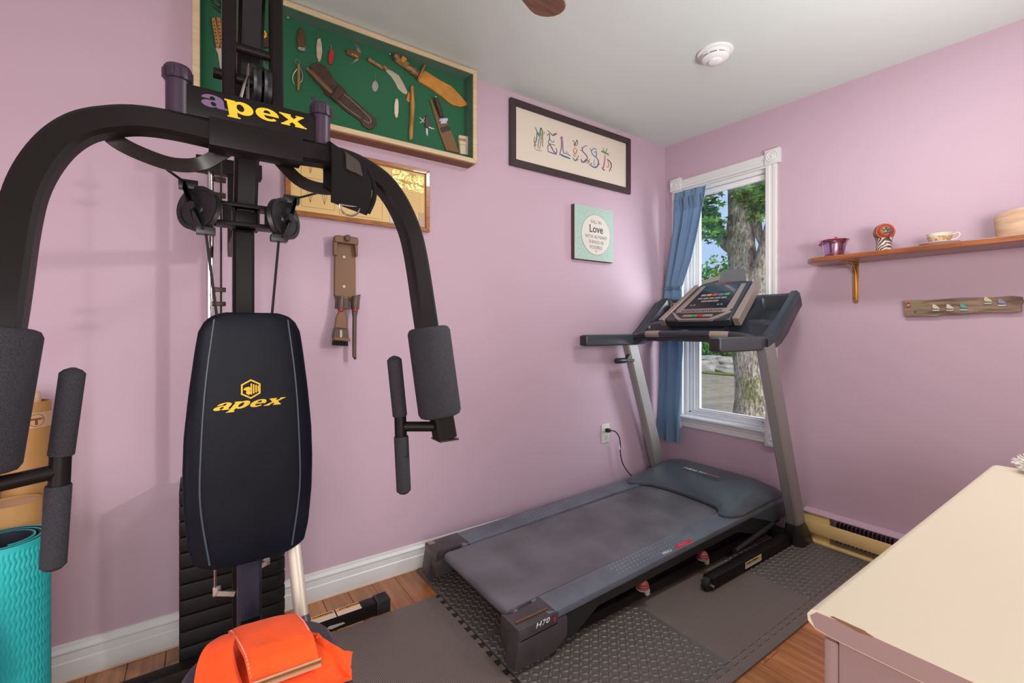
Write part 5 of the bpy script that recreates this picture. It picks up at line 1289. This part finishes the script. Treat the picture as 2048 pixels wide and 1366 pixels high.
for r0, r1 in ((.0235, .0195),):
    for k in range(6):
        a0, a1 = PI / 6 + k * PI / 3, PI / 6 + (k + 1) * PI / 3
        B().prism([hc + V((r * math.cos(a), 0, r * math.sin(a))) for r, a in ((r0, a0), (r0, a1), (r1, a1), (r1, a0))], (0, -.0012, 0)).build('hexagon_logo', M_yel, BR)
for i, (u, z0, z1) in enumerate(((.001, -.013, .013), (.006, -.011, .011), (.011, -.009, .009), (.016, -.007, .007))):
    B().span(hc + V((u - .0016, -.0012, z0)), hc + V((u + .0016, 0, z1))).build('logo_bar', M_yel, BR)
B().prism([hc + V((a, 0, b)) for a, b in ((-.004, -.014), (.0, -.010), (-.002, -.004), (.0, .002), (-.004, .006), (-.012, .004), (-.016, -.001), (-.009, -.003), (-.010, -.010))], (0, -.0012, 0)).build('logo_head', M_yel, BR)
# press arm frame
for sg in (-1, 1):
    B().tube([g(sg * .049, -.782, 1.59), g(sg * .049, -.776, 1.78), g(sg * .049, -.765, 2.06)], (.028, .040), ref=(1, 0, 0)).build('swing_tube', M_blk, GY)
AP = B().span(g(-.139, -.834, 1.583), g(.147, -.800, 1.648), bev=.003).build('name_plate', M_blk, GY)
logo('a', .0265, g(-.103, -.8345, 1.6085), (1, 0, 0), (0, 0, 1), M_lil, AP, 'plate_lettering', wide=1.32, shear=-.12, label='lilac letter a')
logo('pex', .0265, g(-.053, -.8345, 1.6075), (1, 0, 0), (0, 0, 1), M_yel, AP, 'plate_lettering', wide=1.40, shear=-.12)
B().span(g(-.089, -.860, 1.519), g(.095, -.805, 1.579), bev=.002).build('arm_socket', M_blk, GY)
B().cyl(g(-.045, -.778, 1.785), g(.045, -.778, 1.785), .011, 16).build('cross_rod', M_blk, GY)
B().cyl(g(-.075, -.778, 1.712), g(.045, -.778, 1.712), .012, 16).cyl(g(-.080, -.778, 1.712), g(-.066, -.778, 1.712), .013, 6).build('axle', M_blk, GY)
def pulley(c, n_, r, name='pulley', m=M_blk2):
    w2 = .008
    o = B().lathe([(0, -w2), (r * .25, -w2), (r * .3, -w2 * .5), (r * .80, -w2 * .5), (r * .84, -w2), (r, -w2), (r * .90, 0), (r, w2), (r * .84, w2), (r * .80, w2 * .5), (r * .3, w2 * .5), (r * .25, w2), (0, w2)], c, n_, 40).build(name, m, GY)
    return o
pulley(g(.006, -.768, 1.705), (1, 0, 0), .052); pulley(g(.028, -.768, 1.705), (1, 0, 0), .052)
B().span(g(-.012, -.790, 1.65), g(-.008, -.750, 1.750), bev=.001).build('pulley_yoke', mat('dull_steel', (.16, .14, .13), .45, .8), GY)
B().tube(smooth([g(-.012, -.80, 1.715), g(-.022, -.82, 1.68), g(-.03, -.83, 1.64)], 5), .003, 8).build('cable', M_steel, GY)
for sg, z_ in ((-1, 0), (1, 0)):
    c = g(sg * .1435, -.819, 0)
    o = B().cyl(c + V((0, 0, 1.560)), c + V((0, 0, 1.668)), .0215, 24).build('side_sleeve', M_purp, GY)
    cp_ = B().lathe([(.0215, 1.652), (.0255, 1.654), (.0255, 1.676), (.022, 1.683), (0, 1.686)], c, seg=24)
    for k in range(10):
        a = 2 * PI * k / 10; cp_.box(c + V((.0255 * math.cos(a), .0255 * math.sin(a), 1.665)), (.004, .004, .02), Matrix.Rotation(a, 3, 'Z'))
    cp_.build('sleeve_cap', M_purp, o)
B().tube([g(.139, -.80, 1.684), g(.128, -.79, 1.712)], (.008, .004), ref=(1, 0, 0)).build('sleeve_tab', M_purp, GY)
APATH = [(.05, -.832, 1.547), (.14, -.832, 1.552), (.20, -.832, 1.549), (.245, -.836, 1.535), (.29, -.845, 1.507), (.325, -.858, 1.458), (.350, -.880, 1.385), (.360, -.905, 1.30), (.367, -.948, 1.14), (.384, -.965, 1.00), (.404, -.980, .852)]
for sg in (1, -1):
    P = smooth([g(sg * a, b, c) for a, b, c in APATH], 6)
    A = B().tube(P, (.050, .050), ref=(0, 1, 0)).build('press_arm', M_blk, GY)
    e0, e1 = P[-1], P[-2]
    B().box(P[-1] + V((0, 0, -.002)), (.052, .052, .004), bev=.001).build('arm_end_plug', M_blk2, A)
    d = (g(sg * .393, -.972, .906) - g(sg * .370, -.950, 1.13)); a_ = g(sg * .3715, -.952, 1.13); b_ = a_ + d
    ax = d.normalized()
    B().tube([a_, a_ + ax * .003, a_ + ax * .012, b_ - ax * .012, b_ - ax * .003, b_], [.042, .049, .0535, .0535, .049, .042], 32).build('foam_roller', M_foamg, A)
    hy = -.941
    t0, m0, m1, t1 = g(sg * .286, hy, 1.057), g(sg * .301, hy, .912), g(sg * .304, hy, .862), g(sg * .311, hy, .721)
    B().cyl(m0 + V((0, 0, .02)), m1 - V((0, 0, .02)), .0145, 20).cyl(g(sg * .303, hy, .886), g(sg * .395, -.972, .880), .0125, 18).build('handle_bar', M_blk, A)
    for p, q in ((t0, m0), (t1, m1)):
        d = (q - p).normalized(); B().tube([p - d * .004, p, p + d * .006, q - d * .002, q], [.003, .012, .0175, .0175, .0165], 22).build('hand_grip', M_foamg, A)
    B().box(g(sg * .385, -.990, .890), (.022, .006, .036), bev=.001).build('handle_bracket', M_blk, A)
    # curved cable guard under the arm
    L_ = smooth([g(sg * .272, -.800, 1.540), g(sg * .245, -.790, 1.512), g(sg * .20, -.778, 1.496), g(sg * .15, -.768, 1.490), g(sg * .10, -.768, 1.503), g(sg * .05, -.790, 1.540), g(sg * .03, -.80, 1.555)], 6)
    B().tube(L_, (.005, .030), ref=(0, 1, 0)).build('cable_guard', mat('guard_steel', (.020, .016, .014), .25, .3), GY)
# side pulleys on the post
for sg in (-1, 1):
    c = g(sg * .106 if sg < 0 else .084, -.655, 1.423); nrm = V((sg * .70, -.70, .12)).normalized()
    pulley(c, nrm, .056)
    q = nrm
    o = B().cyl(c - q * .022, c + q * .022, .008, 14).cyl(c + q * .018, c + q * .024, .012, 6)
    up = V((0, 0, 1)); sd = q.cross(up).normalized() * (-sg)
    for s2 in (-1, 1):
        o.prism([c + q * s2 * .014 + up * .062 + sd * .020, c + q * s2 * .014 + up * .066 + sd * .040, c + q * s2 * .014 - up * .056 - sd * .030, c + q * s2 * .014 - up * .062 - sd * .008], q * s2 * .004)
    o.box(c + up * .060 + sd * .030, (.040, .028, .022), bev=.002)
    o.box(c - up * .056 - sd * .020, (.040, .030, .018), bev=.002)
    o.build('pulley_bracket', M_blk2, GY)
    top = c + up * .062 + sd * .032
    B().tube([top, g(sg * .20, -.775, 1.50)], .0030, 8).build('cable', M_rub, GY)
    B().tube([c - up * .056 - sd * .020, g(sg * (.066 if sg < 0 else .046), -.70, 1.12)], .0032, 8).build('cable', M_rub, GY)
    B().cyl(g(sg * .072 - (.006 if sg < 0 else .004), -.60, 1.395), g(sg * .072 - (.006 if sg < 0 else .004), -.60, 1.465), .010, 14).build('swivel_pin', M_blk2, GY)
bk2 = B()
for z in (1.455, 1.405): bk2.span(g(-.080, -.620, z - .005), g(.078, -.560, z + .005), bev=.001)
for u in (-.045, .052): bk2.span(g(u - .010, -.616, 1.405), g(u + .010, -.612, 1.455))
bk2.span(g(-.032, -.600, 1.400), g(-.0265, -.53, 1.460)).span(g(.0265, -.600, 1.400), g(.032, -.53, 1.460))
bk2.build('swivel_bracket', M_blk, GY)
B().cyl(g(0, -.528, 1.432), g(0, -.550, 1.432), .008, 16, bev=.002).build('post_bolt', M_blk2, GY)
# small fittings on the cable beside the post
fi = B().tube([g(-.046, -.30, 1.67), g(-.046, -.30, .62)], .0030, 8)
fi.build('cable', M_rub, GY)
for z in (1.60, 1.55, 1.25, 1.205): B().box(g(-.048, -.30, z), (.030, .020, .014), bev=.002).cyl(g(-.070, -.30, z), g(-.060, -.30, z), .008, 6).build('cable_fitting', mat('bronze_fitting', (.05, .03, .022), .4, .5), GY)
# lower cables with hooks
for u, z0 in ((-.072, .455), (.040, .500)):
    B().cyl(g(u, -.63, z0), g(u, -.63, .60), .0028, 8).build('cable', M_steel, GY)
    B().box(g(u + .004, -.63, z0), (.018, .012, .022), bev=.002).box(g(u + (.024 if u < 0 else -.016), -.64, z0 - .008), (.040, .006, .012), Matrix.Rotation(.35 if u < 0 else -.35, 3, 'Y')).build('cable_hook', M_steel, GY)
# leaning silver pole
a_, b_ = at(566, 900, y=-.60), at(604, 1243, y=-.80)
sp = thing('silver_pole', 'silver metal pole with dark plastic tip leaning behind the backrest', 'pole', (b_.x, b_.y, 0))
B().cyl(a_, b_, .0165, 24).build('tube', mat('satin_aluminium', (.62, .55, .46), .45, .35), sp)
d = (b_ - a_).normalized()
B().tube([b_ - d * .012, b_ + d * .004, b_ + d * .006, b_ + d * .05], [.0185, .0205, .0185, .0145], 24).build('tip', mat('slate_plastic', (.06, .06, .085), .4), sp)
B().tube([b_ + d * .05, V((b_.x + .012, b_.y - .02, .385)), V((b_.x + .02, b_.y - .02, .03)), V((b_.x + .02, b_.y - .02, .012))], [.012, .011, .013, .014], 12).build('lower_stem', M_blk2, sp)

# ankle strap over the right press arm
sk = thing('ankle_strap', 'black padded ankle strap with steel ring slung over the right press arm', 'strap', (CX + .23, -.86, 1.44))
M_nyl = mat('black_nylon', (.008, .007, .007), rough=.8, spec=.15, bump=.5, bs=400, bdist=.001)
def skf(u, v):
    # v 0 = front bottom hem, up over the arm, 1 = back bottom
    a = lerp([(0, 0), (.5, .5), (1, 1)], v)
    x = CX + .155 + .085 * u
    dropr = .018 * max(0, u - .6) / .4
    if v < .42: y = -.872 - .006 * math.sin(v / .42 * PI); z = 1.432 - .020 * u + (1.566 - 1.432 + .012 * 0) * (v / .42) - .022 * u * (v / .42)
    elif v < .58:
        t = (v - .42) / .16; y = -.872 + .078 * t; z = 1.566 - .042 * u + .020 * math.sin(t * PI)
    else: t = (v - .58) / .42; y = -.794; z = 1.566 - .042 * u - .075 * t
    return V((x + .010 * math.sin(v * 2.2 * PI) * (u > .5), y, z))
B().sheet(skf, 14, 36, .010).build('padded_cuff', M_nyl, sk, ang=60)
B().sheet(lambda u, v: skf(.38 + u * .36, .30 + .24 * v) + V((0, -.007, .001)), 6, 14, .004).build('webbing', mat('webbing_brown', (.035, .026, .018), .7, bump=.6, bs=500), sk, ang=60)
bp = []
for k in range(19):
    t = k / 18; bp.append(skf(1, .02 + .40 * t) + V((.007 * math.sin(PI * t) + .001, -.002, 0)))
B().tube(bp, .006, 8).build('binding', M_nyl, sk)
rc = g(.198, -.874, 1.428)
B().tube([rc + V((.024 * math.cos(a), -.002, .024 * math.sin(a))) for a in [PI + PI * k / 16 for k in range(17)]], .0026, 10).tube([rc + V((-.024, -.002, 0)), rc + V((.024, -.002, 0))], .0026, 8).build('steel_ring', M_chrome, sk)

# orange cloth on the seat
oc_ = thing('orange_garment', 'bright orange fleece garment folded on the gym seat, zipper at its edge', 'garment', (-2.6, -1.02, .466))
M_org = mat('orange_fleece', (.95, .085, .006), rough=.9, bump=.7, bs=160, bdist=.002, sheen=.08, var=.12, vs=12)
M_hem = mat('hem_stitch', (.75, .42, .30), rough=.8)
def patch(c0, c1, c2, c3, fn, nu, nv, th, name, m):
    c0, c1, c2, c3 = map(V, (c0, c1, c2, c3))
    f = lambda u, v: (c0 * (1 - u) + c1 * u) * (1 - v) + (c3 * (1 - u) + c2 * u) * v + V(fn(u, v))
    B().sheet(f, nu, nv, th).build(name, m, oc_, ang=70); return f
def P3(px, py, z): return at(px, py, z=z)
wob = lambda u, v, s: .004 * noise.noise(V((u * 3, v * 3, s)))
# lower layer, right half towards the camera
patch(P3(440, 1290, .475), P3(606, 1252, .500), P3(704, 1345, .480), P3(420, 1440, .470), lambda u, v: (0, 0, .012 * math.sin(PI * min(1, u * 1.1)) + wob(u, v, 1) - (.010 * (v - .7) / .3 if v > .7 else 0)), 26, 20, .010, 'lower_layer', M_org)
patch(P3(612, 1262, .497), P3(655, 1296, .490), P3(704, 1310, .487), P3(700, 1352, .477), lambda u, v: (0, 0, .006 * math.sin(PI * u) + wob(u, v, 4)), 16, 10, .010, 'lower_layer', M_org)
# left flap
patch(P3(443, 1276, .520), P3(470, 1268, .535), P3(500, 1400, .486), P3(388, 1400, .472), lambda u, v: (-.012 * math.sin(PI * v), 0, .022 * math.sin(PI * min(1, v * 1.3)) * (1 - u * .3) + wob(u, v, 2)), 16, 22, .009, 'left_flap', M_org)
# top fold rolled at its near edge
def tf(u, v):
    r = .020
    if v > .72:
        t = (v - .72) / .28 * PI
        return (0, -.004 * math.sin(t), .0145 - .012 * (1 - math.cos(t)) + wob(u, v, 3))
    return (0, 0, .020 * math.sin(v / .72 * PI / 2) * (1 - .4 * v) + .006 * math.sin(PI * u) + wob(u, v, 3))
topf = patch(P3(457, 1268, .520), P3(594, 1231, .520), P3(640, 1318, .507), P3(502, 1362, .507), tf, 30, 26, .010, 'top_fold', M_org)
def hem(f, u, v0, v1, n=26):
    b = B()
    for i in range(n):
        p = f(u, v0 + (v1 - v0) * i / n); q = f(u, v0 + (v1 - v0) * (i + .55) / n); b.tube([p + V((0, 0, .006)), q + V((0, 0, .006))], .0012, 5)
    b.build('hem_stitches', M_hem, oc_, kind='stuff')
hem(topf, .02, .02, .95); hem(topf, .98, .02, .6)
zp = [P3(500 + 142 * i / 20, 1376 - 52 * i / 20, .500) for i in range(21)]
B().tube(zp, (.016, .003), ref=(0, 0, 1)).build('zipper_tape', mat('zipper_tape', (.55, .30, .18), .6), oc_)
zt2 = B()
for i in range(60):
    p = zp[0].lerp(zp[-1], i / 59) + V((0, -.004, .004)); zt2.box(p, (.0012, .006, .003))
zt2.build('zipper_teeth', mat('zipper_gold', (.55, .36, .14), .35, .8), oc_, kind='stuff')

# ================================================================== ROLLS BY THE LEFT EDGE
ym = thing('yoga_mat', 'rolled turquoise yoga mat with wavy ridges standing by the gym', 'yoga mat', (-3.111, -.365, 0))
YC = V((-3.111, -.365, 0))
def spiral(off, amp, u0=0, u1=1):
    def f(u, v):
        u = u0 + (u1 - u0) * u
        a = -1.2 + u * 2 * PI * 2.6; r = .052 + .0335 * u + off
        z = .002 + .600 * v
        k = 0
        if amp: k = amp * math.sin(2 * PI * a * .085 / .0098 + 1.5 * math.sin(2 * PI * z / .030)) * (1 if .15 < z < .585 else 0) + (amp * .6 * math.sin(2 * PI * z / .022) if z < .15 else 0)
        return YC + V((math.cos(a) * (r + k), math.sin(a) * (r + k), z))
    return f
M_teal = mat('turquoise_foam', (.025, .56, .56), rough=.55)
B().sheet(spiral(0, .0011, .60, 1), 560, 130, .004).build('outer_layer', M_teal, ym, ang=80)
B().sheet(spiral(0, 0, 0, .605), 120, 4, .004).build('outer_layer', M_teal, ym, ang=80)
B().sheet(spiral(-.0038, 0), 200, 4, .003).build('inner_layer', mat('navy_foam', (.012, .016, .035), .7), ym, ang=80)
def cardtube(name, label, c, r, h, m, wall=.004):
    t = thing(name, label, 'tube', c)
    B().loft([[V(c) + V((rr * math.cos(2 * PI * k / 40), rr * math.sin(2 * PI * k / 40), z)) for k in range(40)] for rr, z in ((r, 0), (r, h), (r - wall, h), (r - wall, h - .25), (.001, h - .25))]).build('tube_wall', m, t)
    return t
M_card = mat('kraft_cardboard', (.52, .27, .085), rough=.55, var=.12, vs=5, stretch=(1, 1, .4))
t1 = cardtube('cardboard_tube', 'tall cardboard tube with a paper roll inside and emblem tape near the top', (-3.127, -.100, 0), .052, .912, M_card)
tc1 = V((-3.127, -.100, 0))
B().lathe([(.018, .6), (.018, .935), (.016, .938), (0, .938)], tc1 + V((.012, .004, 0)), seg=24).build('paper_roll', mat('paper_roll', (.72, .50, .30), .6), t1)
bandm = mat('tape_beige', (.62, .40, .22), .4)
B().lathe([(.0524, .838), (.0530, .838), (.0530, .882), (.0524, .882)], tc1, seg=48).build('tape_band', bandm, t1)
dk = mat('emblem_brown', (.25, .06, .03), .5)
to_cam = (V((CAM.x, CAM.y, 0)) - V((tc1.x, tc1.y, 0))); a0 = math.atan2(to_cam.y, to_cam.x)
def onc(a, z, r=.0534): return tc1 + V((r * math.cos(a), r * math.sin(a), z))
eb = B()
ec_a, ec_z = a0 + .38, .860
ringpts = [(ec_a + .34 * math.cos(2 * PI * k / 24), ec_z + .0175 * math.sin(2 * PI * k / 24)) for k in range(24)]
eb.tube([onc(a, z) for a, z in ringpts], .0008, 4, closed=True)
for a_0, a_1, z_0, z_1 in ((-.26, .26, .001, .006), (-.06, .06, -.013, .001)):
    n_ = 5; A = [onc(ec_a + a_0 + (a_1 - a_0) * k / n_, ec_z + z_0) for k in range(n_ + 1)]; C_ = [onc(ec_a + a_1 - (a_1 - a_0) * k / n_, ec_z + z_1) for k in range(n_ + 1)]
    eb.prism(A + C_, (math.cos(a0) * .0006, math.sin(a0) * .0006, 0))
eb.build('tape_emblem', dk, t1)
B().lathe([(.0526, .852), (.0535, .852), (.0535, .866), (.0526, .866)], tc1, seg=48).build('dark_tape_stripe', M_dkprint, t1) if False else None
t2 = thing('cardboard_tube', 'short cardboard tube with a closed pale lid behind the turquoise mat', 'tube', (-3.129, -.212, 0))
c2_ = V((-3.129, -.212, 0))
B().lathe([(.0, 0), (.056, 0), (.056, .653), (.0535, .653), (.0535, .648)], c2_, seg=48).lathe([(.0535, .640), (.0535, .6475), (0, .6475)], c2_, seg=48).build('tube_wall', M_card, t2)
B().lathe([(.0530, .6478), (.0530, .6490), (.045, .6492), (0, .6492)], c2_, seg=48).build('lid', mat('lid_foil', (.62, .45, .30), .35, .3), t2)
M_pur = mat('purple_cloth', (.085, .035, .42), rough=.8, bump=.6, bs=260, bdist=.0015, sheen=.3)
pr1 = B().tube([V((-3.118, -.592, 0)), V((-3.128, -.594, .10)), V((-3.165, -.60, .40)), V((-3.19, -.605, .52)), V((-3.195, -.606, .54))], [.072, .072, .066, .060, .02], 32)
tag(pr1.build('purple_roll', M_pur, loc=(-3.118, -.592, 0), ang=60), 'purple woven roll at the lower left corner, leaning before the turquoise mat', 'roll')
pr2 = B().tube([V((-3.262, -.110, 0)), V((-3.262, -.110, .005)), V((-3.262, -.110, .86)), V((-3.262, -.110, .87))], [.070, .075, .075, .06], 32)
tag(pr2.build('purple_roll', M_pur, loc=(-3.262, -.110, 0), ang=60), 'tall purple roll at the left edge behind the cardboard tubes', 'roll')
